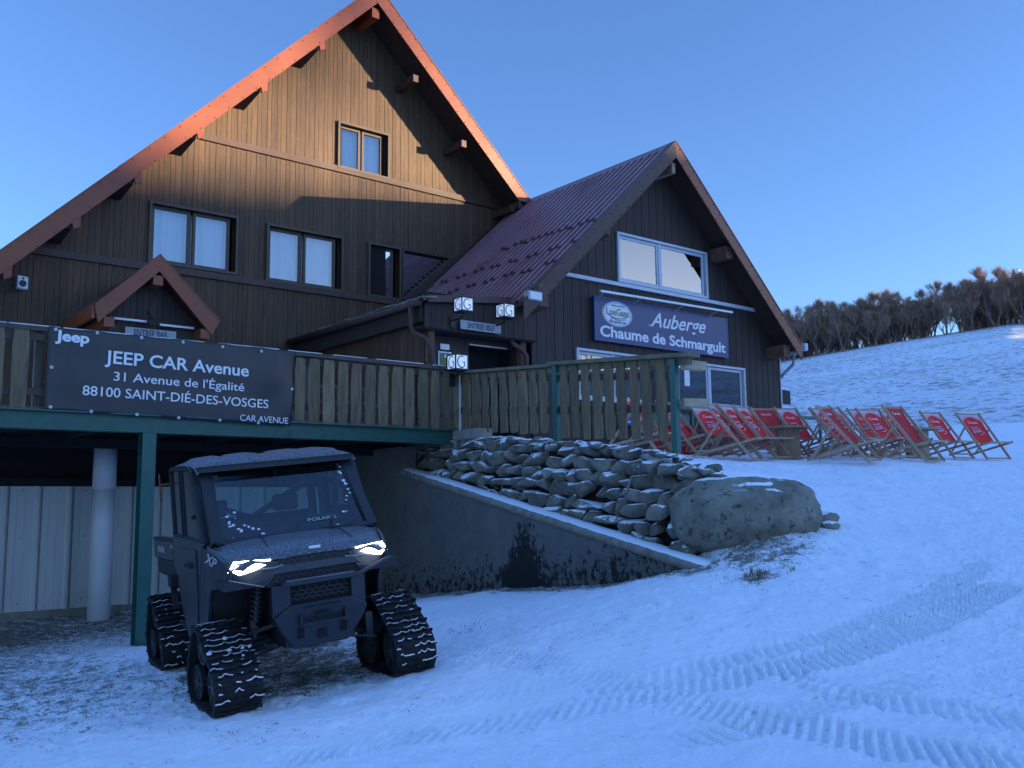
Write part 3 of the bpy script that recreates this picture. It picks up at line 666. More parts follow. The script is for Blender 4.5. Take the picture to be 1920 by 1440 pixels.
# annex
AY = 14.7
HA = [(14.83, 17.86, 4.92, 6.03), (13.53, 15.62, 2.20, 3.27), (16.66, 19.16, 2.26, 3.28)]
fA = lambda u, z, o_: (u, AY+o_, z)
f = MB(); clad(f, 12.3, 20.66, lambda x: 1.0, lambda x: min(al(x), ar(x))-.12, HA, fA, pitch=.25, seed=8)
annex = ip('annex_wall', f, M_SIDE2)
bk = MB(); xs = sorted({12.3, 16.17, 20.66} | {h[0] for h in HA} | {h[1] for h in HA}); top = lambda x: min(al(x), ar(x))-.14
for a, b in zip(xs[:-1], xs[1:]):
    hs = sorted([h for h in HA if h[0] <= (a+b)/2 <= h[1]], key=lambda h: h[2]); z = 1.0
    for h in hs: bk.xz([(a, z), (b, z), (b, h[2]), (a, h[2])], AY+.001, AY+.03); z = h[3]
    bk.xz([(a, z), (b, z), (b, top(b)), (a, top(a))], AY+.001, AY+.03)
part('annex_backing', bk, M_GAP, annex)
f = MB(); clad(f, AY, 30, lambda x: 1.0, lambda x: 3.9, [], lambda u, z, o_: (20.66-o_, u, z), seed=11); part('annex_side', f, M_SIDE2, annex)
f = MB(); f.box(20.62, 20.659, AY, 30, 1.0, 3.9); f.box(12.3, 12.34, AY+.03, FY, 1.0, 4.3); part('annex_side_backing', f, M_GAP, annex)
f = MB(); f.box(20.66, 20.70, AY-.05, AY+.02, 1.3, 3.95); part('corner_strip', f, M_FRAMEW, annex)
# corrugated annex roof
def corrug(mb, x0, zf, x1, y0, y1, side, pitch=.235, hgt=.055, t=.05):
    n = int((y1-y0)/pitch)
    za, zb = zf(x0), zf(x1); nx = -(zb-za); nz = (x1-x0); L = math.hypot(nx, nz); nx, nz = nx/L, nz/L
    if nz < 0: nx, nz = -nx, -nz
    prof = []
    for i in range(n):
        y = y0+i*pitch; prof += [(y, 0), (y+pitch*.40, 0), (y+pitch*.50, hgt), (y+pitch*.90, hgt), (y+pitch*.99, 0)]
    prof.append((y1, 0))
    rows = [[(x+nx*h, y, z+nz*h) for y, h in prof] for x, z in ((x0, za), (x1, zb))]; mb.loft(rows)
    return (nx, nz), n
f = MB(); nrm, nrib = corrug(f, 11.62, lambda x: al(x)-.02, 16.17, 14.10, 19.9, 0); corrug(f, 20.70, lambda x: ar(x)-.02, 16.17, 14.10, 30, 1)
aroof = part('annex_roof', f, M_ROOF, inn)
f = MB()                                  # frost caught on top of each rib
for i in range(nrib):
    y = 14.10+i*.235+.235*.50; h = .0575; xa, xb = 11.63, 16.1
    f.loft([[(xa+nrm[0]*h, y+.01, al(xa)-.02+nrm[1]*h), (xa+nrm[0]*h, y+.085, al(xa)-.02+nrm[1]*h)], [(xb+nrm[0]*h, y+.01, al(xb)-.02+nrm[1]*h), (xb+nrm[0]*h, y+.085, al(xb)-.02+nrm[1]*h)]])
part('frosted_ribs', f, M_RIB, aroof)
f = MB()
for (a, b, fn, xe) in ((11.62, 16.17, al, 0), (16.17, 20.70, ar, 1)): f.xz([(a, fn(a)-.03), (b, fn(b)-.03), (b, fn(b)-.10), (a, fn(a)-.10)], 14.08, FY-.03 if not xe else 30)
part('roof_boards', f, M_UNDER, aroof)
f = MB(); f.xz([(15.97, 8.10), (16.17, 8.30), (16.37, 8.10), (16.37, 8.06), (16.17, 8.26), (15.97, 8.06)], 14.02, 20.3); part('ridge_cap', f, M_ROOF, aroof)
rg = random.Random(2)           # snow guards: small bent plates on the ribs in staggered rows
for row, (t0, dt) in enumerate(((12.55, .10), (13.10, .10), (13.75, .09))):
    for i in range(nrib):
        if (i+row) % 3 == 2 and row < 2: continue
        if row == 2 and i > 14: continue
        x = t0+.02*i*dt*10*.35+rg.uniform(-.05, .05); y = 14.10+i*.235+.17; z = al(x)+.04
        f = MB(); f.bar((x-.04, y, z-.02), (x+.03, y, z+.035), .12, .025); f.bar((x-.05, y, z+.01), (x-.02, y, z+.07), .08, .02); part('snow_guard', f, M_GUARD, aroof)
for (x0, z0, x1, z1, n_, sd_) in ((11.56, al(11.56)-.02, 16.17, 8.24, 20, 5), (16.17, 8.24, 20.72, ar(20.72), 20, 6)):
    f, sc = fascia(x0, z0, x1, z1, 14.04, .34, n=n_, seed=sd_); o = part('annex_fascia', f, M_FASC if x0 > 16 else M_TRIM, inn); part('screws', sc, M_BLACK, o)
for x, z, wd in ((18.16, 6.02, .16), (20.30, 3.80, .16)):
    f = MB(); f.box(x-.14, x+.12, 14.16, AY, z-.17, z+.13); ip('purlin', f, M_BEAMWOOD)
f = MB(); f.box(16.12, 16.24, 14.12, AY, 7.55, 7.80); ip('purlin', f, M_PALEWOOD)
for x, z in ((14.05, 5.80), (12.25, 4.0)):
    f = MB(); f.yz([(14.12, z-.08), (AY, z-.16), (AY, z+.18), (14.12, z+.14)], x-.2, x+.04); ip('purlin', f, M_BEAMWOOD)
f = MB(); f.xz([(13.05, 4.80), (19.75, 4.80), (19.80, 4.88), (13.10, 4.88)], AY-.09, AY-.02); o = part('aluminium_strip', f, M_FRAMEW, annex)
AW = window
def awin(x0, x1, z0, z1, mull, gm, light=True):
    f = MB(); y = AY; c = .05; yo = AY-.075
    f.box(x0-c, x1+c, yo, y+.08, z1, z1+c); f.box(x0-c, x1+c, yo, y+.08, z0-c, z0); f.box(x0-c, x0, yo, y+.08, z0, z1); f.box(x1, x1+c, yo, y+.08, z0, z1)
    for m_ in mull: f.box(m_-.035, m_+.035, y-.03, y+.05, z0+.002, z1-.002)
    e = [x0]+mull+[x1]
    for a, b in zip(e[:-1], e[1:]):
        a += .037; b -= .037
        f.box(a, a+.05, y-.01, y+.04, z0+.01, z1-.01); f.box(b-.05, b, y-.01, y+.04, z0+.01, z1-.01); f.box(a+.05, b-.05, y-.01, y+.04, z0+.01, z0+.07); f.box(a+.05, b-.05, y-.01, y+.04, z1-.07, z1-.01)
    o = part('window', f, M_FRAMEW, inn)
    for a, b in zip(e[:-1], e[1:]): g_ = MB(); g_.box(a+.08, b-.08, y+.012, y+.018, z0+.068, z1-.068); part('pane', g_, gm, o)
    return o
w1 = awin(14.86, 17.83, 4.95, 6.0, [16.22], M_GLASSR)
# what is seen through it: a pale glazed room with white posts and a ceiling beam
f = MB(); yb = AY+.5
f.box(14.80, 18.9, yb, yb+.03, 4.85, 6.5); part('room_back', f, M_ROOM, w1); f = MB()
for x, wd in ((15.06, .13), (15.62, .07), (15.95, .10), (16.72, .15), (17.0, .05)): f.box(x, x+wd, yb-.18, yb-.14, 4.9, 5.86)
f.box(14.8, 17.95, yb-.22, yb-.12, 5.80, 5.92); part('room_posts', f, M_CURT, w1)
f = MB(); f.box(17.58, 17.74, AY+.03, AY+.08, 5.80, 5.93); part('wall_lamp', f, M_BLACK, w1)
w2 = awin(13.56, 15.60, 2.23, 3.24, [14.6], M_GLASSD); w3 = awin(16.70, 19.13, 2.29, 3.25, [17.84], M_GLASSD)
for o, a, b in ((w2, 13.5, 15.7), (w3, 16.6, 19.2)):
    f = MB(); f.box(a, b, AY+.9, AY+.95, 2.1, 3.4); part('room_back', f, M_BLACKW, o)
f = MB(); f.box(16.98, 17.16, AY-.005, AY+.008, 2.72, 3.18); f.box(17.02, 17.05, AY+.1, AY+.12, 2.3, 2.75); part('notice', f, M_LETTER, w3)
f = MB(); f.tube([(20.78, 14.2, 3.80), (20.78, 30, 3.80)], .065, 8); f.tube([(20.80, 14.3, 3.78), (20.80, 14.35, 3.5), (20.74, 14.55, 3.32), (20.70, 14.66, 3.2)], .045, 8)
part('gutter', f, M_STEEL, inn, smooth=True)
inn_parts = inn
# ------------------------------------------------------------------ deck, railings, undercroft
DY = 12.34
deck = thing('deck', (4, DY, 1.1), 'raised wooden deck on a green steel beam in front of the inn', 'deck')
f = MB(); f.box(-3, 8.86, DY-.02, DY, .97, 1.17); f.box(-3, 8.86, DY-.10, DY+.12, .955, .972); f.box(-3, 8.86, DY-.10, DY+.12, 1.168, 1.185)
f.box(-3, 8.9, DY+.001, DY+.03, .972, 1.168); part('beam', f, M_GREEN, deck)
f = MB(); rg = random.Random(1); y = DY-.06
while y < FY-.1: f.box(-3, 8.86 if y < 14.4 else 9.6, y, y+.135, 1.187, 1.215); y += .145
part('floor_boards', f, M_DECK, deck)
f = MB(); f.box(8.86, 12.3, 13.0, 14.9, 1.06, 1.12); part('landing', f, M_DECK, deck)
f = MB()
for i in range(12): x = -2.6+i*1.0; f.box(x, x+.08, DY+.13, 16.1, .99, 1.165)
f.box(-3, 8.8, 14.2, 14.3, .86, .985); part('joists', f, M_BLACKW, deck)
for x in (3.93, -1.4):
    f = MB(); x0, x1 = x-.085, x+.085; zb = gz(x, DY)-.3
    f.box(x0, x1, DY-.09, DY-.075, zb, .955); f.box(x0, x1, DY+.075, DY+.09, zb, .955); f.box(x-.006, x+.006, DY-.075, DY+.075, zb, .955); part('post', f, M_GREEN, deck)
f = MB(); f.tube([(4.28, 15.4, gz(4.3, 15.4)-.2), (4.28, 15.4, -.25), (4.28, 15.4, .30)], .165, 28); f.tube([(4.28, 15.4, .30), (4.28, 15.4, .96)], .17, 28); part('column', f, M_COLW, deck, smooth=True)
# railing along the deck edge
def picket(mb, a, b, z0, z1, y, rg, t=.022):       # one board of a front-facing railing with weather-bitten edges
    n = 7; L, Rr = [], []
    for i in range(n):
        zz = z0+(z1-z0)*i/(n-1); tp = .012 if i in (0, n-1) else 0
        L.append((a+tp+rg.uniform(-.004, .004), zz)); Rr.append((b-tp+rg.uniform(-.004, .004), zz))
    mb.xz(L+Rr[::-1], y-t, y)
rail = thing('deck_railing', (4, DY, 1.2), 'wooden picket railing along the front edge of the deck above the green beam', 'railing', 'picket railings of the deck')
f = MB(); rg = random.Random(12)
for k in range(-19, 0): x = 2.70+k*.262-.1; picket(f, x-.02, x+.155, 1.19+rg.uniform(-.015, .015), 2.13, DY-.04, rg)
for i in range(12): x = 2.72+i*.262; picket(f, x, x+.16, 1.19, 2.10, DY-.03, rg)
for a, b in ((5.93, 6.08), (6.13, 6.31), (6.365, 6.55), (6.60, 6.765), (6.82, 6.99), (7.055, 7.23), (7.285, 7.45), (7.525, 7.715), (7.76, 7.92), (7.99, 8.17), (8.225, 8.385), (8.45, 8.625), (8.67, 8.845)):
    picket(f, a, b, 1.17+rg.uniform(-.02, .015), 2.10+rg.uniform(-.01, .01), DY-.04+rg.uniform(-.004, .004), rg)
part('pickets', f, M_PICK, rail)
f = MB(); f.box(-3, 8.92, DY-.075, DY+.075, 2.13, 2.185); part('handrail', f, M_RAIL, rail)
f = MB(); rg2 = random.Random(2); x = -3
while x < 8.8:
    L = rg2.uniform(.2, .9); f.box(x, min(x+L, 8.85), DY-.072, DY-.03+rg2.uniform(0, .06), 2.186, 2.192+rg2.uniform(0, .008)); x += L+rg2.uniform(.0, .2)
part('snow_line', f, M_CAKE, rail)
f = MB(); f.box(-3, 8.84, DY-.017, DY+.03, 2.02, 2.10); f.box(-3, 8.84, DY-.017, DY+.03, 1.36, 1.44); part('rail_bar', f, M_RAIL, rail)
for x in (-1.4, .6, 2.62, 4.4, 6.2, 8.0): f = MB(); f.box(x-.04, x+.04, DY+.031, DY+.11, 1.2, 2.12); part('post', f, M_RAIL, rail)
# railing down the side ramp (runs towards the yard)
def rx(y): return 8.82-.077*(12.34-y)
def rz(y): return 1.155-.073*(12.2-y)
srail = thing('ramp_railing', (8.6, 10, 1.), 'weathered picket railing with green posts along the snowy ramp above the dry stone wall', 'railing', 'picket railings of the deck')
f = MB(); rg = random.Random(5)
PK = [(11.96, 12.19), (11.67, 11.90), (11.44, 11.61), (11.2, 11.36), (10.93, 11.12), (10.67, 10.86), (10.42, 10.62), (10.18, 10.35), (9.94, 10.10), (9.46, 9.63), (9.23, 9.39), (9.01, 9.16), (8.76, 8.93), (8.52, 8.69), (8.29, 8.45), (8.05, 8.20), (7.83, 8.0), (7.57, 7.74)]
for a, b in PK:
    m_ = (a+b)/2; zb = (rz(m_)-.02 if m_ > 9.8 else .885-.075*(9.6-m_))+rg.uniform(-.012, .012); zt = (2.06-.085*(12.2-m_)) if m_ > 9.8 else (1.86-.088*(9.6-m_))+.02
    n = 7; Lp, Rp = [], []
    for i in range(n):
        zz = zb+(zt-zb)*i/(n-1); w_ = .010*math.sin(i*1.9+m_*9)+(.012 if i in (0, n-1) else 0); sl_ = .02*(i/(n-1)-.5)
        Lp.append((a+w_+sl_, zz)); Rp.append((b-w_+sl_, zz))
    f.prism([(rx(y)-.05, y, z) for y, z in Lp+Rp[::-1]], (.024, 0, 0))
part('pickets', f, M_PICK, srail)
f = MB(); f.bar((rx(12.3), 12.3, 2.11), (rx(9.72), 9.72, 1.90), .17, .045); f.bar((rx(12.3)-.0, 12.3, 2.045), (rx(9.75), 9.75, 1.835), .05, .08); part('handrail', f, M_RAILS, srail)
f = MB(); f.bar((rx(9.86)-.01, 9.86, 1.935), (rx(7.12)-.01, 7.12, 1.69), .19, .05); f.bar((rx(9.8), 9.8, 1.87), (rx(7.2), 7.2, 1.63), .06, .085); part('handrail', f, M_RAILS, srail)
f = MB()
f.bar((rx(12.3)+.0, 12.3, 1.50), (rx(7.5)+.0, 7.5, 1.10), .04, .10); f.bar((rx(12.3), 12.3, 1.95), (rx(9.8), 9.8, 1.74), .04, .09); f.bar((rx(9.7), 9.7, 1.72), (rx(7.5), 7.5, 1.50), .04, .09)
part('rail_bar', f, M_RAIL, srail)
f = MB(); y = 7.18; f.bar((rx(y), 7.30, 1.60), (rx(y)+.26, 7.22, 1.585), .13, .10); part('cross_beam', f, M_POLY, srail)
f = MB(); f.bar((rx(7.3)+.02, 7.36, 1.16), (rx(7.3)+.30, 7.25, 1.16), .11, .09); part('cross_beam', f, M_POLY, srail)
for y, zt in ((9.72, 1.88), (7.42, 1.67)):
    f = MB(); f.box(rx(y)-.085, rx(y)-.012, y-.04, y+.04, .40 if y > 9 else .30, zt); part('post', f, M_GREEN, srail)
f = MB(); f.box(rx(12.2)-.08, rx(12.2)-.06, 12.22, 12.235, 1.16, 2.05); part('corner_strip', f, M_TUBE, srail)

# undercroft: pale sheet metal wall below the deck
WY = 16.15
under = thing('undercroft_wall', (3, WY, -1.6), 'pale ribbed sheet metal wall in the dark space under the deck', 'wall')
def ground_poly(x0, x1, dz=-.25): return
f = MB(); prof = []; x = -6.2
while x < 8.6:
    prof += [(x, 0), (x+.035, -.035), (x+.075, -.035), (x+.11, 0), (x+.22, 0), (x+.225, .006), (x+.235, .006), (x+.24, 0), (x+.34, 0), (x+.345, .006), (x+.355, .006), (x+.36, 0)]; x += .46
rows = [[(a, WY+b, -1.53-.0*a) for a, b in prof], [(a, WY+b, .36) for a, b in prof]]
f.loft(rows); part('sheet_metal', f, M_TIN, under)
f = MB(); x = -6.2
while x < 8.6: f.box(x+.112, x+.122, WY-.006, WY-.001, -1.52, .355); x += .46
part('seams', f, M_TINL, under)
f = MB(); rg = random.Random(6); x = -6.2+.29
while x < 8.6:
    for z in (-1.40+rg.uniform(-.02, .02), -.42, .30): f.tube([(x, WY-.012, z), (x, WY+.0, z)], .010, 6)
    x += .92
part('screws', f, M_BLACK, under)
f = MB(); f.box(-6.2, 8.7, WY-.02, WY+.05, .365, .48); f.box(-6.2, 8.7, WY+.25, WY+.3, .48, 1.0); f.box(-6.2, 8.7, WY+.012, WY+.05, .30, .365); part('dark_panel', f, M_BLACKW, under)
f = MB(); f.box(-6.2, 8.7, WY-.03, WY+.04, -1.95, -1.53); part('plinth', f, M_CONCBLK, under)
f = MB(); f.box(-6.2, 17.4, FY+.05, FY+.2, -2.2, 1.1); f.box(-6.2, -6.1, WY, FY+.1, -2.2, 1.1); part('back_wall', f, M_BLACKW, under)

# wing wall: sloping concrete with a snowy coping
def cx_(y): return 8.1+.077*(y-10)-.10
OW = (cx_(14.35), 14.35, -1.45)
wing = thing('concrete_wing_wall', OW, 'dark stained concrete wing wall with a sloping snow covered coping', 'wall')
ztop = lambda y: .60-(13.17-y)*.1865 if y < 13.17 else .60
ys = list(np.linspace(6.44, 13.17, 40)); f = MB()
pts = [(cx_(6.44), 6.44, -.95)]+[(cx_(y), y, ztop(y)-.10) for y in ys]+[(cx_(13.17), 13.17, .95), (cx_(16.1), 16.1, .95), (cx_(16.1), 16.1, -1.9), (cx_(6.44), 6.44, -1.4)]
f.prism(pts, (.28, 0, 0)); part('wall', f, M_CONC, wing)
rows = []; rg = random.Random(3)
for i, y in enumerate(np.linspace(6.40, 13.15, 90)):
    x = cx_(y); z = ztop(y); j = lambda s_: rg.uniform(-s_, s_)
    rows.append([(x+.02, y, z-.12+j(.004)), (x-.025+j(.004), y, z-.10+j(.006)), (x-.03+j(.004), y, z-.035+j(.007)), (x+.03, y, z+j(.005)), (x+.12, y, z+.012), (x+.26, y, z+.012), (x+.33, y, z-.05)])
f = MB(); f.loft(rows); part('coping', f, M_CAP, wing, smooth=True)

# dry stone retaining wall beside the ramp
swall = thing('dry_stone_wall', (8.5, 10, .2), 'dry stone retaining wall of rough brown stones dusted with snow', 'wall')
def stone_mb(c, s_, rg, ax=0.):
    bm = bmesh.new(); k = 14
    for i in range(k):
        v = Vector((rg.gauss(0, 1), rg.gauss(0, 1), rg.gauss(0, 1))).normalized(); m_ = max(abs(v.x), abs(v.y), abs(v.z)); v = v/(m_**.62)
        bm.verts.new(v)
    bmesh.ops.convex_hull(bm, input=bm.verts); bmesh.ops.delete(bm, geom=[v for v in bm.verts if not v.link_faces], context='VERTS')
    bmesh.ops.bevel(bm, geom=bm.edges[:]+bm.verts[:], offset=.10, segments=1, affect='EDGES', profile=.6)
    bm.verts.index_update(); rot = Matrix.Rotation(ax, 3, 'X')
    vs = [Vector(c)+rot @ Vector((v.co.x*s_[0], v.co.y*s_[1], v.co.z*s_[2])) for v in bm.verts]; fs = [tuple(v.index for v in f_.verts) for f_ in bm.faces]; bm.free(); return vs, fs
f = MB(); rg = random.Random(21)
def wtop(y): return np.interp(y, [6.35, 6.7, 7.2, 7.6, 8.5, 10, 11.5, 12.3, 13.2, 14.6], [-.02, .26, .48, .58, .70, .88, 1.0, 1.06, .97, .93])
def wbot(y): return (ztop(y) if y < 13.17 else .55)-.05
y = 6.45
z_rows = []
for row in range(10):
    z = .99-row*.172; y = 6.85+rg.uniform(0, .2)
    while y < 14.5:
        L = rg.choice((.20, .27, .34, .44))*rg.uniform(.85, 1.15); yy = y+L/2; h = rg.uniform(.080, .105)*(1.0 if L > .34 else 1.05)
        dz = -(12.5-yy)*.085 if yy < 12.5 else 0.; zz = z+dz+rg.uniform(-.02, .02)
        if wbot(yy)-.03 < zz < wtop(yy)-.02:
            fr = (zz-wbot(yy))/max(.2, wtop(yy)-wbot(yy)); xx = rx(yy)-.30+.20*fr+rg.uniform(-.02, .02)
            vs, fs = stone_mb((xx, yy, zz), (.17*rg.uniform(.8, 1.2), L*.57, h*rg.uniform(.9, 1.15)), rg, rg.choice((0, rg.uniform(-.15, .15), rg.uniform(-.5, .5) if L < .3 else .05))); f.add(vs, fs)
        y += L*.90
part('stones', f, M_STONE, swall)
rows = []
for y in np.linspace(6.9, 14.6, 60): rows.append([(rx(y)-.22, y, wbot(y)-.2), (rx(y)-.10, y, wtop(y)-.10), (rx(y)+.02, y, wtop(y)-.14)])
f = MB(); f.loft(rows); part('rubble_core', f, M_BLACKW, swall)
f = MB(); rg = random.Random(5)                         # flat stones and snow along the top
for i in range(46):
    y = 6.75+i*.125; vs, fs = stone_mb((rx(y)-.12+rg.uniform(-.05, .06), y, wtop(y)-.01+rg.uniform(-.02, .02)), (.13, .10*rg.uniform(.7, 1.3), .035*rg.uniform(.7, 1.4)), rg); f.add(vs, fs)
for i in range(8):                                     # tumbled end beside the boulder
    y = rg.uniform(6.75, 7.2); t = rg.random(); vs, fs = stone_mb((8.15+t*.3, y, wtop(max(y, 6.4))-.55+t*.5+rg.uniform(-.06, .04)), (.12, .10*rg.uniform(.7, 1.4), .06*rg.uniform(.8, 1.3)), rg, rg.uniform(-.4, .4)); f.add(vs, fs)
part('coping_stones', f, M_STONE, swall)
for y, L in ((12.02, .34), (11.64, .36)):
    f = MB(); f.box(rx(y)-.24, rx(y)+.04, y-L/2, y+L/2-.015, 1.0, 1.155); part('block', f, M_CONCBLK, swall, bevel=.012)

# boulder
def rock(name, c, s_, rotz, seed, m, label, rough=.10, sub=5):
    bm = bmesh.new(); bmesh.ops.create_icosphere(bm, subdivisions=sub, radius=1.)
    P = np.array([v.co[:] for v in bm.verts]); fs = [tuple(v.index for v in f_.verts) for f_ in bm.faces]; bm.free()
    ex = .80; Q = np.sign(P)*np.abs(P)**ex; Q /= np.linalg.norm(Q, axis=1, keepdims=True)**.5
    n = fbm(P[:, 0]*1.3+5, P[:, 1]*1.3+P[:, 2]*1.7, 3, seed)*rough*3+fbm(P[:, 0]*4+P[:, 2]*3, P[:, 1]*4-P[:, 2]*2, 4, seed+3)*rough*.7
    Q = Q*(1+n)[:, None]*np.array(s_); a = rotz; Q = Q @ np.array([[math.cos(a), math.sin(a), 0], [-math.sin(a), math.cos(a), 0], [0, 0, 1]])
    mb = MB(); mb.v = [tuple(p) for p in (Q+np.array(c))]; mb.f = fs
    return solo(name, mb, m, (c[0], c[1], c[2]-s_[2]), label, 'rock', smooth=True)
rock('boulder', (8.60, 6.66, -.15), (.80, .50, .47), math.atan2(-.625, .78), 4, M_BOULD, 'big rounded grey green boulder lying at the foot of the dry stone wall', .09)
rock('stone', (9.40, 6.16, -.20), (.20, .13, .10), .5, 9, M_STONE, 'small angular stone at the right end of the big boulder', .14, 4)
rock('stone', (9.22, 6.02, -.27), (.14, .10, .06), 1.5, 12, M_STONE, 'flat little stone half sunk in the snow in front of the boulder tip', .14, 4)

# dry grass pushing through the snow
f = MB(); rg = random.Random(31)
def tuft(x, y, n, r_, h):
    for i in range(n):
        a = rg.uniform(0, 6.28); q_ = r_*math.sqrt(rg.random()); X = x+q_*math.cos(a); Y = y+q_*math.sin(a); Z = gz(X, Y)-.005
        b = rg.uniform(0, 6.28); ln = h*rg.uniform(.5, 1.2); lean = rg.uniform(.4, 1.6); d = Vector((math.cos(b)*lean, math.sin(b)*lean, 1)).normalized()*ln; s_ = Vector((-math.sin(b), math.cos(b), 0))*.0028
        p = Vector((X, Y, Z)); mid = p+d*.6; f.add([p-s_, p+s_, mid+s_, mid-s_], [(0, 1, 2, 3)]); f.add([mid-s_, mid+s_, p+d+Vector((0, 0, -.25*ln*lean*.6))], [(0, 1, 2)])
for x, y, n, r_, h in ((7.48, 5.67, 110, .12, .12), (7.70, 5.50, 60, .09, .08), (7.30, 5.95, 40, .10, .06), (8.0, 5.9, 50, .3, .05), (8.06, 6.55, 150, .28, .07), (8.4, 6.3, 150, .30, .06), (8.8, 6.1, 110, .25, .06), (7.95, 6.9, 60, .15, .05), (7.25, 5.85, 40, .12, .05),
                       (2.8, 6.35, 60, .3, .04), (2.5, 6.9, 40, .25, .04), (3.1, 6.1, 40, .2, .035), (5.6, 7.7, 40, .2, .05), (6.0, 6.0, 20, .2, .03)): tuft(x, y, n, r_, h)
for i in range(90): yy = rg.uniform(6.8, 14); tuft(cx_(yy)-.08-rg.random()**2*.3, yy, 9, .08, .045)
for i in range(260): tuft(rg.uniform(-.5, 7.5), 12.2+rg.random()*3.8, 6, .12, .04)
me = bpy.data.meshes.new('dry_grass'); me.from_pydata([tuple(v) for v in f.v], [], f.f); me.materials.append(M_GRASS)
o = bpy.data.objects.new('dry_grass', me); C.objects.link(o); tag(o, 'dry winter grass poking through the thin snow', 'grass', kind='stuff')

# ------------------------------------------------------------------ banner and signs
BY = DY-.10
ban = thing('banner', (4.3, BY, 1.2), 'long charcoal vinyl banner with white lettering tied to the deck railing', 'banner')
nx_, nz_ = 90, 30; rows = []
for j in range(nz_+1):
    v = j/nz_; row = []
    for i in range(nx_+1):
        u = i/nx_; x = 2.69+(5.90-2.69)*u-.05*u*(1-v); zt = 2.19-.012*math.sin(u*math.pi*6)**2-(.02 if u > .97 else 0); zb = 1.175-.050*u+.008*math.sin(u*math.pi*6)**2
        z = zb+(zt-zb)*v; r_ = max(0, (u-.80)/.2)
        wv_ = .014*r_*math.sin(u*16+v*5.5)+.008*r_*math.sin(u*26-v*9)+.004*math.sin(u*23+v*2)+.003*math.sin(v*11+u*5)
        row.append((x, BY+wv_, z))
    rows.append(row)
f = MB(); f.loft(rows); bo = part('cloth', f, M_BANNER, ban, smooth=True); bo.modifiers.new('s', 'SOLIDIFY').thickness = .003
yt = BY-.008
for txt, a, b, cap, bold in (('JEEP CAR Avenue', (3.344, 1.801), (5.215, 1.769), .158, .016), ("31 Avenue de l'Égalité", (3.456, 1.586), (5.157, 1.562), .112, .006), ('88100 SAINT-DIÉ-DES-VOSGES', (3.10, 1.383), (5.508, 1.35), .118, .006), ('Jeep', (2.764, 2.028), (3.151, 2.022), .125, .035)):
    part('lettering', on_front(a, b, yt, txt, cap, bold=bold), M_LETTER, bo)
def serif_bars(a, b, y, n):   # hairline serifs under and over a line of capitals
    m_ = MB()
    for i in range(n):
        t = (i+.5)/n; x = a[0]+(b[0]-a[0])*t; m_.box(x-.022, x+.022, y-.002, y+.002, a[1]-.004, a[1]+.003)
    return m_
mbt = on_front((5.104, 1.160), (5.80, 1.148), yt-.012, 'CAR AVENUE', .085, bold=-.0)
part('lettering', mbt, M_LETTER, bo)
for x, z in ((2.764, 2.157), (3.24, 2.165), (3.777, 2.159), (4.306, 2.156), (4.841, 2.144), (5.386, 2.131), (2.738, 1.694), (2.749, 1.215), (3.211, 1.186), (3.755, 1.176), (4.283, 1.160), (4.831, 1.156), (5.363, 1.142), (5.85, 1.639)):
    f = MB(); n = 14; o_ = len(f.v)
    for k in range(n):
        a = 2*math.pi*k/n
        for r_ in (.009, .019): f.v.append((x+r_*math.cos(a), yt-.004-(.014 if x > 5.3 else 0), z+r_*math.sin(a)))
    f.f = [(2*k, 2*k+1, 2*((k+1) % n)+1, 2*((k+1) % n)) for k in range(n)]; part('eyelet', f, M_LETTER, bo)
f = MB()
for x, z in ((2.69, 1.2), (5.88, 1.2), (2.69, 2.16), (5.88, 2.16)): f.tube([(x, BY, z), (x+.03, DY-.02, z+.04)], .006, 5)
part('cord', f, M_BLACK, ban)

# big blue sign on the annex gable
SY = AY-.10
sg = thing('inn_sign', (16.2, SY, 3.5), 'wide blue sign board with white lettering and an oval emblem on the annex gable', 'sign')
f = MB(); f.box(13.99, 18.48, SY-.03, AY-.045, 3.50, 4.46); panel = part('board', f, M_SIGN, sg, bevel=.004)
f = MB()
for a, b, c_, d in ((13.985, 18.485, 4.455, 4.47), (13.985, 18.485, 3.49, 3.505), (13.98, 13.995, 3.505, 4.455), (18.475, 18.49, 3.505, 4.455)): f.box(a, b, SY-.034, SY-.002, c_, d)
part('edge', f, M_FRAMEB if False else M_SIGN, panel)
yt = SY-.036
part('lettering', on_front((14.14, 3.60), (18.36, 3.61), yt, 'Chaume de Schmargult', .235, bold=.028), M_LETTER, panel)
mb = text_mb('Auberge', fit=(1.93, .33), bold=.012, shear=.38); mb.xf(frame((15.72, yt, 3.985), (1, 0, .015), (0, 0, 1))); part('lettering', mb, M_LETTER, panel)
f = MB(); f.tube([(15.66, yt+.002, 4.02), (15.72, yt+.002, 3.985), (15.80, yt+.002, 4.0), (15.95, yt+.002, 4.16)], [.012, .014, .014, .01], 6)
part('lettering', f, M_LETTER, panel)
def disc(cx, cz, rx_, rz_, y, m_, name, parent, n=40, inner=0.):
    f = MB(); k = 2 if inner else 1
    if inner:
        for i in range(n):
            a = 2*math.pi*i/n
            for s_ in (inner, 1.): f.v.append((cx+rx_*s_*math.cos(a), y, cz+rz_*s_*math.sin(a)))
        f.f = [(2*i, 2*i+1, 2*((i+1) % n)+1, 2*((i+1) % n)) for i in range(n)]
    else:
        f.v = [(cx+rx_*math.cos(2*math.pi*i/n), y, cz+rz_*math.sin(2*math.pi*i/n)) for i in range(n)]; f.f = [tuple(range(n))]
    return part(name, f, m_, parent)
em = disc(14.68, 4.13, .44, .265, yt, M_LETTER, 'emblem', panel)
disc(14.68, 4.13, .462, .283, yt+.001, M_LETTER, 'emblem_ring', em, inner=.975)
disc(14.68, 4.13, .415, .245, yt-.002, M_INK, 'emblem_ring', em, inner=.975)
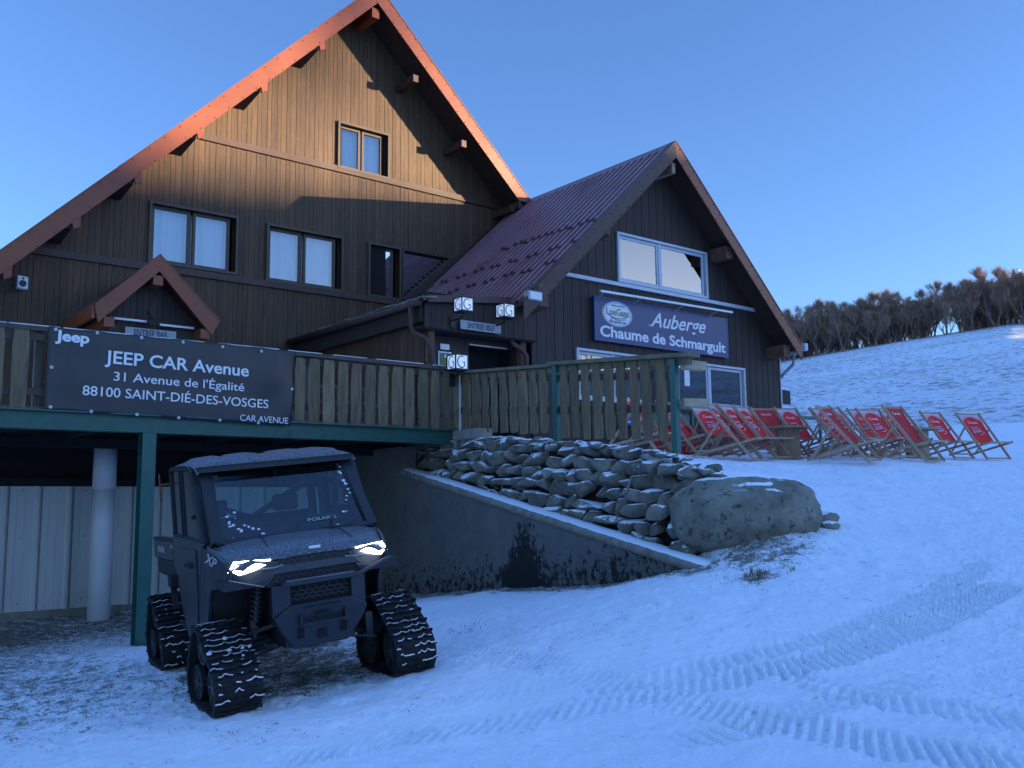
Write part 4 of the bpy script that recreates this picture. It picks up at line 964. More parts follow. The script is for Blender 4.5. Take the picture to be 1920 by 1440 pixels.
M_GOLD = mat('emblem_gold', (.30, .27, .16), .6, var=.2, vs=20)
for txt, a, b, cap, m_ in (('L\u00e9oG', (14.36, 4.12), (14.72, 4.12), .13, M_GOLD), ('e\u00f6ss', (14.74, 4.12), (15.0, 4.12), .10, M_GOLD), ('B', (14.66, 4.10), (14.74, 4.10), .13, M_INK)): pass
part('emblem_lettering', on_front((14.34, 4.10), (15.03, 4.10), yt-.004, 'LoeGass', .15, bold=.02), M_GOLD, em)
part('emblem_lettering', on_front((14.48, 4.30), (14.90, 4.30), yt-.004, 'TERRE DES BOIS', .028), M_INK, em)
f = MB(); f.tube([(14.40, yt-.003, 4.10), (14.55, yt-.003, 4.045), (14.72, yt-.003, 4.03), (14.90, yt-.003, 4.06), (15.0, yt-.003, 4.11)], .008, 5); f.tube([(14.45, yt-.003, 4.04), (14.70, yt-.003, 3.995), (14.94, yt-.003, 4.03)], .006, 5); part('emblem_wave', f, M_INK, em)
mb = text_mb('Brasserie', fit=(.50, .075), shear=.3); mb.xf(frame((14.43, yt-.004, 3.925), (1, 0, 0), (0, 0, 1))); part('emblem_lettering', mb, M_INK, em)
# light tube over the sign
lt = thing('sign_light', (16.1, AY-.3, 4.5), 'long thin light tube on four arms above the blue sign', 'lamp')
f = MB(); f.bar((13.90, AY-.42, 4.50), (18.32, AY-.42, 4.56), .04, .045); part('tube', f, M_TUBE, lt)
for x in (14.09, 15.19, 16.57, 17.76):
    f = MB(); f.tube([(x-.02, AY-.14, 4.42), (x+.0, AY-.22, 4.46), (x+.06, AY-.34, 4.53), (x+.10, AY-.42, 4.52+(x-13.9)*.0136)], .010, 6); part('arm', f, M_STEEL, lt)
f = MB()
for x0 in (14.95, 17.0):
    f.tube([(x0, AY-.10, 4.70), (x0+.55, AY-.10, 4.70)], .008, 5); f.tube([(x0, AY-.10, 4.64), (x0+.55, AY-.10, 4.64)], .008, 5)
    for k in range(5): f.tube([(x0+.05+k*.11, AY-.10, 4.64-(.02 if k % 2 else 0)), (x0+.05+k*.11, AY-.10, 4.73)], .008, 5)
solo('wall_rack', f, M_BLACK, (16.2, AY-.1, 4.64), 'thin dark metal racks fixed under the upper annex window', 'bracket')

def board_sign(x0, x1, z0, z1, y, txt, cap, label, over=None):
    s_ = thing('sign_board', ((x0+x1)/2, y, z0), label, 'sign'); f = MB(); f.box(x0, x1, y-.02, y, z0, z1); o = part('board', f, M_SIGNGREY, s_, bevel=.004)
    m_ = (x1-x0)*.17; part('lettering', on_front((x0+m_, (z0+z1)/2-cap/2), (x1-m_*(1.0), (z0+z1)/2-cap/2), y-.022, txt, cap, bold=.02), M_INK, o); return s_
board_sign(10.42, 11.40, 3.345, 3.52, EY-.09, 'ENTREE SELF', .105, 'weathered grey board reading ENTREE SELF between two cube lamps')
board_sign(5.22, 6.16, 3.17, 3.335, PY+.30, 'ENTREE BAR', .11, 'grey board reading ENTREE BAR under the small red porch')

def cube_lamp(x, y, z, s_, label, arm):
    t = thing('cube_lamp', (x, y, z), label, 'lamp', 'white cube lamps with a letter G'); h = s_/2; e = .012
    f = MB(); f.box(x-h+e, x+h-e, y-h+e, y+h-e, z+e, z+s_-e); cb = part('panel', f, M_LAMPW, t)
    f = MB()
    for sx in (-1, 1):
        for sy in (-1, 1): a, b = x+sx*(h-.006), y+sy*(h-.006); f.box(a-.009, a+.009, b-.009, b+.009, z, z+s_)
    for zz in (z, z+s_-.02): 
        f.box(x-h, x+h, y-h-.001, y-h+.016, zz, zz+.02); f.box(x-h, x+h, y+h-.016, y+h+.001, zz, zz+.02); f.box(x-h-.001, x-h+.016, y-h, y+h, zz, zz+.02); f.box(x+h-.016, x+h+.001, y-h, y+h, zz, zz+.02)
    f.box(x-h+.01, x+h-.01, y-h+.01, y+h-.01, z-.012, z+.004); part('frame', f, M_BLACK, t)
    def gmark(fr):
        m_ = MB(); pts = []
        for i in range(22): a = R(42+i*(318-0)/21.*.93); pts.append((math.cos(a)*s_*.31, math.sin(a)*s_*.36, 0))
        n = len(pts)
        for i in range(n-1):
            p, q_ = Vector(pts[i]), Vector(pts[i+1]); d = (q_-p).normalized(); k = .5+.9*math.sin(math.pi*i/n); w0 = Vector((-d.y, d.x, 0))*s_*.032*k
            m_.quad(p-w0, p+w0, q_+w0, q_-w0)
        m_.quad(Vector((0, .02*s_, 0)), Vector((.27*s_, .02*s_, 0)), Vector((.22*s_, -.22*s_, 0)), Vector((.17*s_, -.05*s_, 0)))
        return m_.xf(fr)
    g_ = gmark(frame((x, y-h+e-.003, z+h), (1, 0, 0), (0, 0, 1))); part('lettering', g_, M_INK, cb)
    g_ = gmark(frame((x-h+e-.003, y, z+h), (0, -1, 0), (0, 0, 1))); part('lettering', g_, M_INK, cb)
    f = MB(); f.tube([(x, y, z-.01), (x, y, z-.07), (x+arm[0]*.4, y+arm[1]*.4, z-.10), (x+arm[0], y+arm[1], z-.10)], .016, 7); f.box(x+arm[0]-.05, x+arm[0]+.05, y+arm[1]-.012, y+arm[1]+.012, z-.24, z-.04); part('bracket', f, M_BLACK, t)
cube_lamp(10.28, EY-.40, 3.60, .27, 'white cube lamp with letter G on the left of the ENTREE SELF board', (0, .36))
cube_lamp(11.28, EY-.40, 3.60, .27, 'white cube lamp with letter G on the right of the ENTREE SELF board', (0, .36))
cube_lamp(8.62, DY-.22, 2.11, .25, 'white cube lamp with letter G on the corner of the deck railing', (0, .14))

# loudspeaker, flood light, lantern, notices
sp_ = thing('loudspeaker', (3.88, FY-.1, 4.25), 'small white loudspeaker under the left eave of the inn', 'loudspeaker')
f = MB(); f.prism([(3.79, FY-.22, 4.27), (3.98, FY-.22, 4.25), (3.98, FY-.22, 4.50), (3.79, FY-.22, 4.52)], (0, .16, 0)); o = part('case', f, M_COLW, sp_, bevel=.015, seg=2)
f = MB(); f.tube([(3.885, FY-.226, 4.36), (3.885, FY-.215, 4.36)], .066, 20); f.tube([(3.885, FY-.226, 4.46), (3.885, FY-.215, 4.46)], .022, 14); part('cone', f, M_BLACK, o)
fl = thing('flood_light', (11.9, 14.2, 3.9), 'grey flood light on the roof corner beside the annex fascia', 'lamp')
f = MB(); f.box(11.66, 12.02, 13.98, 14.16, 3.97, 4.17); part('case', f, M_STEEL, fl, bevel=.02); f = MB(); f.box(11.69, 11.99, 13.968, 13.979, 4.0, 4.14); part('lens', f, M_TUBE, fl)
f = MB(); rg = random.Random(9)
for k in range(9): a = (11.75+rg.uniform(-.25, .25), 14.1+rg.uniform(-.05, .2), 4.18+rg.uniform(0, .1)); f.bar(a, (a[0]+rg.uniform(-.15, .15), a[1]+rg.uniform(-.1, .1), a[2]+rg.uniform(.02, .10)), .04, .02)
solo('twig_nest', f, M_BARK, (11.75, 14.1, 4.18), 'untidy twigs caught on top of the flood light', 'twigs')
f = MB(); f.box(20.86, 20.98, 14.0, 14.12, 3.83, 4.02); solo('box_lamp', f, M_FRAMEW, (20.9, 14.05, 3.83), 'small white box lamp on the right tip of the annex roof', 'lamp', bevel=.01)
ln = thing('wall_lantern', (5.66, PY+.25, 3.3), 'black wrought lantern under the peak of the small red porch', 'lantern')
f = MB(); f.tube([(5.66, PY+.22, 3.36), (5.66, PY+.22, 3.40), (5.66, PY+.22, 3.50), (5.66, PY+.22, 3.54)], [.03, .06, .07, .02], 8); part('case', f, M_BLACK, ln)
f = MB(); f.tube([(5.66, PY+.40, 3.62), (5.62, PY+.3, 3.66), (5.66, PY+.22, 3.60), (5.66, PY+.22, 3.54)], .012, 6); part('hook', f, M_BLACK, ln)
py_ = EY+.33
po = thing('poster', (10.35, py_, 2.6), 'green poster in a white frame beside the entrance door', 'poster')
f = MB(); f.box(10.19, 10.50, py_-.02, py_, 2.60, 2.95); part('frame', f, M_LETTER, po); M_POSTG = mat('poster_green', (.10, .16, .045), .5, var=.5, vs=14)
f = MB(); f.box(10.215, 10.475, py_-.024, py_-.019, 2.63, 2.92); o = part('print', f, M_POSTG, po); disc(10.36, 2.86, .035, .035, py_-.026, M_LETTER, 'emblem', o, 16)
f = MB(); f.box(10.24, 10.45, py_-.02, py_, 2.99, 3.10); o = solo('notice_board', f, M_LETTER, (10.35, py_, 2.99), 'small white notice above the green poster by the entrance', 'notice')
sgn = thing('blue_notice', (15.05, 12.4, 1.4), 'small blue notice with white marks low on the annex wall behind the pickets', 'notice')
f = MB(); f.box(14.95, 15.13, AY-.05, AY-.03, 1.70, 1.98); o = part('board', f, mat('notice_blue', (.02, .10, .45), .5), sgn)
f = MB(); f.box(14.99, 15.04, AY-.053, AY-.049, 1.86, 1.94); f.box(14.99, 15.09, AY-.053, AY-.049, 1.75, 1.80); part('marks', f, M_LETTER, o)
f = MB(); f.prism([(20.72, 15.2, 2.60), (21.55, 15.0, 2.56), (21.55, 15.0, 2.93), (20.72, 15.2, 3.0)], (0, .04, 0)); solo('side_board', f, M_BLACK, (21.1, 15.1, 2.6), 'dark board sticking out from the right side wall of the annex', 'board')
# ------------------------------------------------------------------ deck chairs and cable-spool tables
def sling_pts():
    P = [(-.405, .925), (-.30, .79), (-.19, .65), (-.09, .525), (-.01, .43), (.05, .37), (.11, .34), (.20, .335), (.32, .345), (.44, .362), (.505, .375)]
    return P
CW = .60
TXT = {}
def txt_mesh(key, *a, **k):
    if key not in TXT: TXT[key] = text_mb(*a, **k)
    m_ = MB(); m_.v = list(TXT[key].v); m_.f = list(TXT[key].f); return m_
def make_chair(name, label, printed, group):
    """local frame: +x the way the sitter faces, y across, z up"""
    t = thing(name, (0, 0, 0), label, 'deck chair', group); P_ = lambda n_, mb, m_, pa=t, **k: part(n_, mb, m_, pa, True, **k); h = CW/2
    for s_ in (-1, 1): f = MB(); f.bar((-.43, s_*(h+.02), .96), (.46, s_*(h+.02), .015), .028, .045); P_('back_rail', f, M_CHAIR)
    for s_ in (-1, 1): f = MB(); f.bar((-.60, s_*(h-.012), .02), (.53, s_*(h-.012), .385), .026, .042); P_('seat_rail', f, M_CHAIR)
    for s_ in (-1, 1): f = MB(); f.bar((-.13, s_*(h+.05), .66), (-.50, s_*(h+.05), .05), .022, .035); P_('prop', f, M_CHAIR)
    f = MB(); f.bar((-.405, -h-.03, .925), (-.405, h+.03, .925), .028, .04); P_('crossbar', f, M_CHAIR)
    f = MB(); f.bar((.505, -h, .372), (.505, h, .372), .026, .036); P_('crossbar', f, M_CHAIR)
    f = MB(); f.bar((.44, -h-.03, .03), (.44, h+.03, .03), .024, .03); P_('crossbar', f, M_CHAIR)
    f = MB(); f.bar((-.50, -h-.06, .05), (-.50, h+.06, .05), .022, .03); P_('crossbar', f, M_CHAIR)
    pts = sling_pts(); w_ = h-.016; rows = []
    for i, (x, z) in enumerate(pts): rows.append([(x+.012*math.cos(j/6*math.pi*2)*0-.02*math.sin(math.pi*j/8)*(1 if 0 < i < 9 else 0), -w_+2*w_*j/8, z-.012*math.sin(math.pi*j/8)*(1 if 0 < i < 9 else 0)) for j in range(9)])
    f = MB(); f.loft(rows); sl_ = P_('canvas', f, M_RED if printed else M_REDP, smooth=True)
    # frame of the flat upper part of the canvas: x' across (sitter's left to right seen from the front), y' up along the canvas
    a, b = Vector((-.09, 0, .525)), Vector((-.405, 0, .925)); U = (b-a).normalized(); nrm = Vector((0, 1, 0)).cross(U); nrm = nrm if nrm.x > 0 else -nrm
    Xd = U.cross(nrm).normalized()
    def place(u, v, off=.006): return frame(Vector((-.405, 0, .925))-U*v+Xd*u+nrm*off, Xd, U)
    mb = txt_mesh('c', 'Carola', fit=(.26, .058), bold=.0, thick=.003); P_('lettering', mb.xf(place(-.135, .25 if printed else .17, .004)), M_PRINTW, sl_)
    if printed:
        f = MB(); g_ = MB(); n = 15
        for i in range(n):      # burst of rays over the red disc at the head of the canvas
            u = -w_+2*w_*(i+.5)/n; du = 2*w_/n*.43; arch = .075+.13*(abs(u)/w_)**2.0
            tgt = f if i % 3 else f
            f.quad((u-du, -.004, 0), (u+du, -.004, 0), (u*.86+du*.3, -arch, 0), (u*.86-du*.3, -arch, 0))
            if i % 2: g_.quad((u+du, -.010, .0015), (u+du*1.6, -.010, .0015), (u*.9+du*.9, -arch*.85, .0015))
        P_('print_rays', f.xf(place(0, 0, .0035)), M_PRINTW, sl_); P_('print_rays', g_.xf(place(0, 0, .0035)), M_PRINTP, sl_)
        y0 = .39
        for k, (s_, wd_, c_) in enumerate((('Comme', .22, .036), ('une envie', .25, .034), ('de buller', .27, .052))):
            mb = txt_mesh('p%d' % k, s_, fit=(wd_*.92, c_*.9), bold=.0, thick=.003, shear=.2)
            fr = place(-.12, y0+k*.055, .004) @ Matrix.Rotation(R(9), 4, 'Z'); P_('lettering', mb.xf(fr), M_PRINTW, sl_)
            mb = txt_mesh('p%d' % k); mb.v = [(x+.004, y-.006, z) for x, y, z in mb.v]; P_('lettering_shadow', mb.xf(place(-.12, y0+k*.055, .0015) @ Matrix.Rotation(R(9), 4, 'Z')), M_PRINTP, sl_)
        f = MB(); f.tube([(.02, -.545, 0), (.10, -.535, 0), (.16, -.50, 0), (.15, -.47, 0), (.12, -.475, 0)], .005, 5); P_('print_swirl', f.xf(place(0, 0, .004)), M_PRINTW, sl_)
        f = MB()
        for i in range(9): u = -w_+.03+i*.055; f.quad((.20+.012*(i % 3), u, .3405), (.24+.012*(i % 3), u, .3435), (.24+.012*(i % 3), u+.028, .3435), (.20+.012*(i % 3), u+.028, .3405))
        for i in range(7): u = -w_+.05+i*.062; f.quad((.38, u, .3595), (.42, u, .3645), (.42, u+.03, .3645), (.38, u+.03, .3595))
        for v_ in range(len(f.v)): x, y, z = f.v[v_]; f.v[v_] = (x, y, z+.006)
        P_('print_dots', f, M_PRINTW, sl_)
    return t
camR = Vector((rt.x, rt.y, 0)); camF = Vector((math.sin(YAW), math.cos(YAW), 0))
GC = 'red deck chairs grouped on the snowy terrace'
proto_p = make_chair('deck_chair', 'x', True, GC); proto_s = make_chair('deck_chair', 'x', False, GC)
# x, y on the ground; phi = turn of the facing direction from image right towards the camera
CH = [((12.85, 12.2), 20, 1, 'printed red deck chair farthest left, mostly hidden behind the picket railing'),
      ((13.20, 11.55), 18, 1, 'printed red deck chair right beside the green end post of the railing'),
      ((12.30, 11.65), 24, 1, 'printed red deck chair behind the last pickets of the ramp railing'),
      ((14.90, 12.15), 48, 1, 'printed red deck chair near the annex window, behind the steep pair in front'),
      ((13.42, 10.62), 22, 1, 'printed red deck chair at the front left of the terrace, next to the railing'),
      ((13.98, 10.72), 26, 1, 'printed red deck chair, second in the row left of the spool table'),
      ((14.52, 10.82), 30, 1, 'printed red deck chair, third in the row just left of the spool table'),
      ((17.10, 12.35), 50, 0, 'plain red deck chair standing behind the left spool table'),
      ((16.42, 11.25), 46, 1, 'printed red deck chair directly right of the left spool table'),
      ((16.62, 10.55), 42, 1, 'printed red deck chair partly behind the big plain red chair'),
      ((14.66, 9.12), 22, 0, 'plain dark red deck chair with the highest back, in front of the others'),
      ((15.72, 9.72), 36, 1, 'printed red deck chair right behind the tallest plain red one'),
      ((17.30, 9.95), 46, 1, 'printed red deck chair left of the second plain red chair'),
      ((16.25, 8.85), 40, 0, 'plain red deck chair leaning back in front of the right spool table'),
      ((19.40, 10.75), 52, 1, 'printed red deck chair hidden behind the right spool table'),
      ((17.75, 11.35), 50, 1, 'printed red deck chair in the back row between the two spool tables'),
      ((18.20, 10.75), 50, 1, 'printed red deck chair just behind the right spool table on its left side'),
      ((19.80, 10.02), 54, 1, 'printed red deck chair, last but one at the right end'),
      ((20.75, 9.70), 56, 1, 'printed red deck chair standing alone at the far right end')]
usedp = {1: False, 0: False}
rj = random.Random(17)
for (x, y), phi, pr2, lab in CH:
    phi += rj.uniform(-6, 6)
    src = proto_p if pr2 else proto_s; o = src if not usedp[pr2] else copy_tree(src); usedp[pr2] = True
    phi = phi+10; d = camR*math.cos(R(phi))-camF*math.sin(R(phi)); th = math.atan2(d.y, d.x)
    zf = gz(x+d.x*.4, y+d.y*.4); zb = gz(x-d.x*.5, y-d.y*.5); zl_ = gz(x-d.y*.3, y+d.x*.3); zr_ = gz(x+d.y*.3, y-d.x*.3)
    o.rotation_mode = 'XYZ'; o.matrix_world = Matrix.Translation((x, y, (zf+zb)/2+.03)) @ Matrix.Rotation(th, 4, 'Z') @ Matrix.Rotation(-math.atan2(zf-zb, .9)+R(rj.uniform(-1.5, 1.5)), 4, 'Y') @ Matrix.Rotation(math.atan2(zl_-zr_, .6), 4, 'X'); o['label'] = lab
def spool(x, y, label, h=.62):
    z = gz(x, y); t = thing('spool_table', (x, y, z), label, 'table', 'wooden cable spool tables'); f = MB(); n = 20; r_ = .23
    for i in range(n):
        a, b = 2*math.pi*i/n, 2*math.pi*(i+.94)/n
        f.prism([(x+r_*math.cos(a), y+r_*math.sin(a), z), (x+r_*math.cos(b), y+r_*math.sin(b), z), (x+(r_-.02)*math.cos(b), y+(r_-.02)*math.sin(b), z), (x+(r_-.02)*math.cos(a), y+(r_-.02)*math.sin(a), z)], (0, 0, h-.03))
    part('drum', f, M_SPOOL, t)
    for zz, rr, nm in ((h-.035, .42, 'table_top'), (-.01, .40, 'bottom_disc')):
        f = MB(); f.tube([(x, y, z+zz), (x, y, z+zz+.04)], rr, 36); part(nm, f, M_SPOOL, t)
spool(15.62, 10.98, 'wooden cable spool table on the left, close to the annex corner'); spool(18.55, 9.95, 'wooden cable spool table on the right among the printed red chairs')
# red box and green machine parts against the annex wall behind the chairs
t = thing('crate', (14.6, 12.9, .9), 'red crate behind the deck chairs under the annex window', 'crate')
f = MB(); z = gz(14.6, 12.9); f.box(14.2, 15.0, 12.7, 13.2, z, z+.52); part('box', f, M_REDP, t, bevel=.01); f = MB(); f.box(14.17, 15.03, 12.67, 13.23, z+.522, z+.56); part('lid', f, M_REDP, t)
t = thing('planter_rail', (15.5, 14.2, 1.3), 'dark green metal rail along the foot of the annex wall', 'rail'); f = MB(); z = 1.45
f.box(14.6, 21.6, 14.10, 14.16, z+.62, z+.70); part('bar', f, M_GREEN, t)
for x in (14.7, 16.5, 18.3, 20.0, 21.5): f = MB(); f.box(x, x+.06, 14.10, 14.16, z-.2, z+.62); part('post', f, M_GREEN, t)
f = MB(); f.box(14.7, 16.4, 14.09, 14.13, z+.25, z+.50); part('panel', f, M_GREEN, t)
# terrace clutter glimpsed behind the deck railing
for k, (x, y) in enumerate(((7.2, 14.2), (5.2, 15.2))):
    t = thing('picnic_table', (x, y, 1.22), ('dark wooden picnic table seen through the pickets right of the banner', 'dark wooden picnic table behind the middle of the banner')[k], 'table'); z = 1.216
    f = MB(); f.box(x-.9, x+.9, y-.38, y+.38, z+.70, z+.745); part('table_top', f, M_RAIL, t)
    for s_ in (-1, 1): f = MB(); f.box(x-.9, x+.9, y+s_*.72-.13, y+s_*.72+.13, z+.41, z+.45); part('bench', f, M_RAIL, t)
    for s_ in (-1, 1): f = MB(); f.bar((x+s_*.6, y-.65, z), (x+s_*.6, y-.25, z+.70), .05, .08); f.bar((x+s_*.6, y+.65, z), (x+s_*.6, y+.25, z+.70), .05, .08); f.box(x+s_*.6-.02, x+s_*.6+.02, y-.75, y+.75, z+.35, z+.41); part('leg', f, M_RAIL, t)

# ------------------------------------------------------------------ tracked utility vehicle
def rotM(): 
    cy, sy = math.cos(-1.726), math.sin(-1.726); cp, sp_ = math.cos(.028), math.sin(.028); cr, sr = math.cos(.104), math.sin(.104)
    A = Matrix(((1, 0, 0), (0, cr, -sr), (0, sr, cr))); B = Matrix(((cp, 0, sp_), (0, 1, 0), (-sp_, 0, cp))); Cc = Matrix(((cy, -sy, 0), (sy, cy, 0), (0, 0, 1)))
    return Matrix.Translation((3.872, 8.332, -1.465)) @ (Cc @ B @ A).to_4x4()
utv = thing('utility_vehicle', rotM(), 'dark grey two seat utility vehicle on four rubber tracks with both headlights lit', 'vehicle')
def U(name, mb, m_, pa=None, **k): return part(name, mb, m_, pa or utv, True, **k)
def track(xc, yc, L1, L2, H, W, side, steer=0.):
    """belt in the x-z plane; local x forward; side = +1 outer face towards +y"""
    Mx = Matrix.Translation((xc, yc, 0)) @ Matrix.Rotation(steer, 4, 'Z')
    cs = [(L1-.21, .215, .20), (-L2+.18, .185, .17), (-.04, H-.18, .165), (.0, .10, .08)]
    pts = []
    for cx, cz, r_ in cs:
        for i in range(48): a = 2*math.pi*i/48; pts.append((cx+r_*math.cos(a), cz+r_*math.sin(a)))
    P = sorted(set(pts))
    def cross(o, a, b): return (a[0]-o[0])*(b[1]-o[1])-(a[1]-o[1])*(b[0]-o[0])
    lo, hi = [], []
    for p in P:
        while len(lo) > 1 and cross(lo[-2], lo[-1], p) <= 0: lo.pop()
        lo.append(p)
    for p in reversed(P):
        while len(hi) > 1 and cross(hi[-2], hi[-1], p) <= 0: hi.pop()
        hi.append(p)
    hull = lo[:-1]+hi[:-1]
    # resample evenly, slightly slack on the long runs
    Q = np.array(hull+[hull[0]]); seg = np.hypot(*(Q[1:]-Q[:-1]).T); s_ = np.r_[0, np.cumsum(seg)]; per = s_[-1]; n = 96
    tt = np.linspace(0, per, n, endpoint=False); X = np.interp(tt, s_, Q[:, 0]); Z = np.interp(tt, s_, Q[:, 1])
    nx = np.roll(Z, -1)-np.roll(Z, 1); nz = -(np.roll(X, -1)-np.roll(X, 1)); l_ = np.hypot(nx, nz); nx /= l_; nz /= l_
    rows = []
    for i in list(range(n))+[0]:
        row = []
        for y, o in ((-W/2, -.028), (-W/2, .0), (-W/4, .004), (0, .004), (W/4, .004), (W/2, .0), (W/2, -.028), (0, -.028), (-W/2, -.028)): row.append((X[i]+nx[i]*o, y, Z[i]+nz[i]*o))
        rows.append(row)
    f = MB(); f.loft(rows); belt = U('track', f.xf(Mx), M_RUB)
    lug = MB(); sn = MB(); rg = random.Random(int(xc*100+yc*10)); nl = int(per/.058)
    for k in range(nl):
        s0 = (k+.5)/nl*per; i = int(s0/per*n) % n; nv = Vector((nx[i], 0, nz[i])); tv = Vector((-nz[i], 0, nx[i])); x0 = float(np.interp(s0, tt, X)); z0 = float(np.interp(s0, tt, Z))
        if k == nl-1: x0, z0 = X[-1], Z[-1]
        b0 = Vector((x0, 0, z0)); full = k % 2; m_ = 20
        ends = (-W/2-.006, W/2+.006) if full else (-W/2+.025, W/2-.025)
        ys = [ends[0]+(ends[1]-ends[0])*j/m_ for j in range(m_+1)]; bumps = [(rg.uniform(-.9, -.45), .10), (rg.uniform(-.2, .2), .08), (rg.uniform(.45, .9), .10)]
        zig = [-.006+sum(.020*math.exp(-((y/(W/2)-c_)/w_)**2) for c_, w_ in bumps)+.002*math.sin(j*2.1) for j, y in enumerate(ys)]
        hgt = .026 if full else .020; up_ = 1 if tv.z > 0 else -1; on = rg.random() < .6
        for j in range(m_):
            a = b0+tv*up_*zig[j]+Vector((0, ys[j], 0)); b = b0+tv*up_*zig[j+1]+Vector((0, ys[j+1], 0)); w_ = tv*.010; u_ = nv*hgt
            lug.add([a-w_, b-w_, b+w_, a+w_, a-w_*.7+u_, b-w_*.7+u_, b+w_*.7+u_, a+w_*.7+u_], [(4, 5, 6, 7), (0, 1, 5, 4), (2, 3, 7, 6), (1, 2, 6, 5), (3, 0, 4, 7)])
            if rg.random() < .16: on = not on          # snow and grit caught along the upper edge of the bar
            if on and nz[i] > -.6:
                q0 = tv*up_*.001; q1 = tv*up_*rg.uniform(.009, .013)
                sn.quad(a+q0+nv*(hgt+.002), b+q0+nv*(hgt+.002), b+q1+nv*(hgt-.001), a+q1+nv*(hgt-.001))
    U('lugs', lug.xf(Mx), M_RUB, belt); U('packed_snow', sn.xf(Mx), M_TREAD, belt)
    if xc > 0 or True:
        cl_ = MB(); k = 0; cents = [i for i in range(n) if nz[i] > .15]
        for _ in range(9 if (xc > 0 and side < 0) else 2):
            i = rg.choice([j for j in cents if Z[j] > .30 and (X[j] > -.05 or xc < 0)]); c = Vector((X[i]+nx[i]*.02, rg.gauss(.03, .06) if rg.random() < .6 else rg.uniform(-W/2.2, W/2.2), Z[i]+nz[i]*.02))
            if Z[i] > H-.12 and rg.random() < .6: continue
            vs, fs = stone_mb(c, (rg.uniform(.008, .02), rg.uniform(.01, .03), rg.uniform(.008, .016)), rg); cl_.add(vs, fs)
        U('snow_clumps', cl_.xf(Mx), M_CAKE, belt)
    for kx, (cx, cz, r_) in enumerate(cs[:3]):
        rr = r_-.03
        for sd in (-1, 1):
            f = MB(); y = sd*W*.30; nm = 'road_wheel' if kx < 2 else 'sprocket'
            f.tube([(cx, y-.02, cz), (cx, y+.02, cz)], rr, 24)
            o = U(nm, f.xf(Mx), M_PLAS, belt)
            f = MB(); yo = y+sd*.022; nsp = 8
            for q_ in range(nsp):
                a = 2*math.pi*q_/nsp; f.bar((cx+rr*.25*math.cos(a), yo, cz+rr*.25*math.sin(a)), (cx+rr*.88*math.cos(a), yo, cz+rr*.88*math.sin(a)), .018, .014, (0, 1, 0))
            f.tube([(cx, yo-.012, cz), (cx, yo+.014, cz)], rr*.25, 12)
            for q_ in range(20):
                a = 2*math.pi*q_/20; b = a+.32; f.bar((cx+rr*.92*math.cos(a), yo, cz+rr*.92*math.sin(a)), (cx+rr*.92*math.cos(b), yo, cz+rr*.92*math.sin(b)), .012, .014, (0, 1, 0))
            U('spokes', f.xf(Mx), M_GREYW, belt)
    f = MB(); f.prism([(L1-.16, -.05, .14), (-L2+.16, -.05, .14), (-.10, -.05, H-.22), (.10, -.05, H-.22)], (0, .10, 0)); U('track_frame', f.xf(Mx), M_PLAS, belt)
    f = MB()
    f.tube([(L1-.05, side*(W/2-.03), .30), (.17, side*(W/2-.03), H-.14), (.02, side*(W/2-.03), H-.04)], .007, 6); U('guide_edge', f.xf(Mx), M_GREYW, belt)
M_GREYW = mat('grey_wheel_metal', (.035, .038, .042), .5, var=.2)
for sd in (-1, 1):
    track(.98, sd*.73+.05, .46, .42, .665, .36, sd, 0.04)
    track(-1.08, sd*.72+.02, .50, .46, .68, .33, sd)

def sym(pts): return pts+[(x, -y, z) for x, y, z in reversed(pts)]
NW = .93
# hood: lofted from the windscreen base to the nose
def hood_row(x, zc, ze, yw, drop, yo):
    r_ = []
    for t in np.linspace(-1, 1, 25):
        a = abs(t); y = t*yw
        z = zc-(zc-ze)*a**2.2
        if a > .82: z -= drop*((a-.82)/.18)**1.6
        if .40 < a < .48: z -= .006
        r_.append((x, y, z))
    return r_
rows = [hood_row(.86, 1.305, 1.28, .71, .02, 0), hood_row(1.00, 1.30, 1.265, .71, .04, 0), hood_row(1.14, 1.285, 1.245, .695, .07, 0), hood_row(1.27, 1.262, 1.22, .67, .09, 0), hood_row(1.38, 1.225, 1.19, .63, .09, 0), hood_row(1.44, 1.185, 1.16, .58, .06, 0), hood_row(1.465, 1.155, 1.13, .55, .04, 0)]
rows = [[(x, y-.04*(x-.86), z) for x, y, z in r_] for r_ in rows]
f = MB(); f.loft(rows); hood = U('hood', f, M_BODY, smooth=True)
hood.data.materials[0] = mat('frosted_hood', (.022, .026, .034), .36, var=.15, frost=.26, bump=.08, bs=70, spec=.6)
f = MB()
for s_ in (-1, 1): f.tube([(1.02, s_*.30, 1.302), (1.15, s_*.325, 1.287), (1.30, s_*.34, 1.248), (1.44, s_*.345, 1.178)], .004, 5)
U('panel_gap', f, M_PLAS, hood)
f = MB(); f.tube([(1.43, -.045, 1.198), (1.43, .045, 1.198)], .012, 8); U('badge', f, M_LETTER, hood)
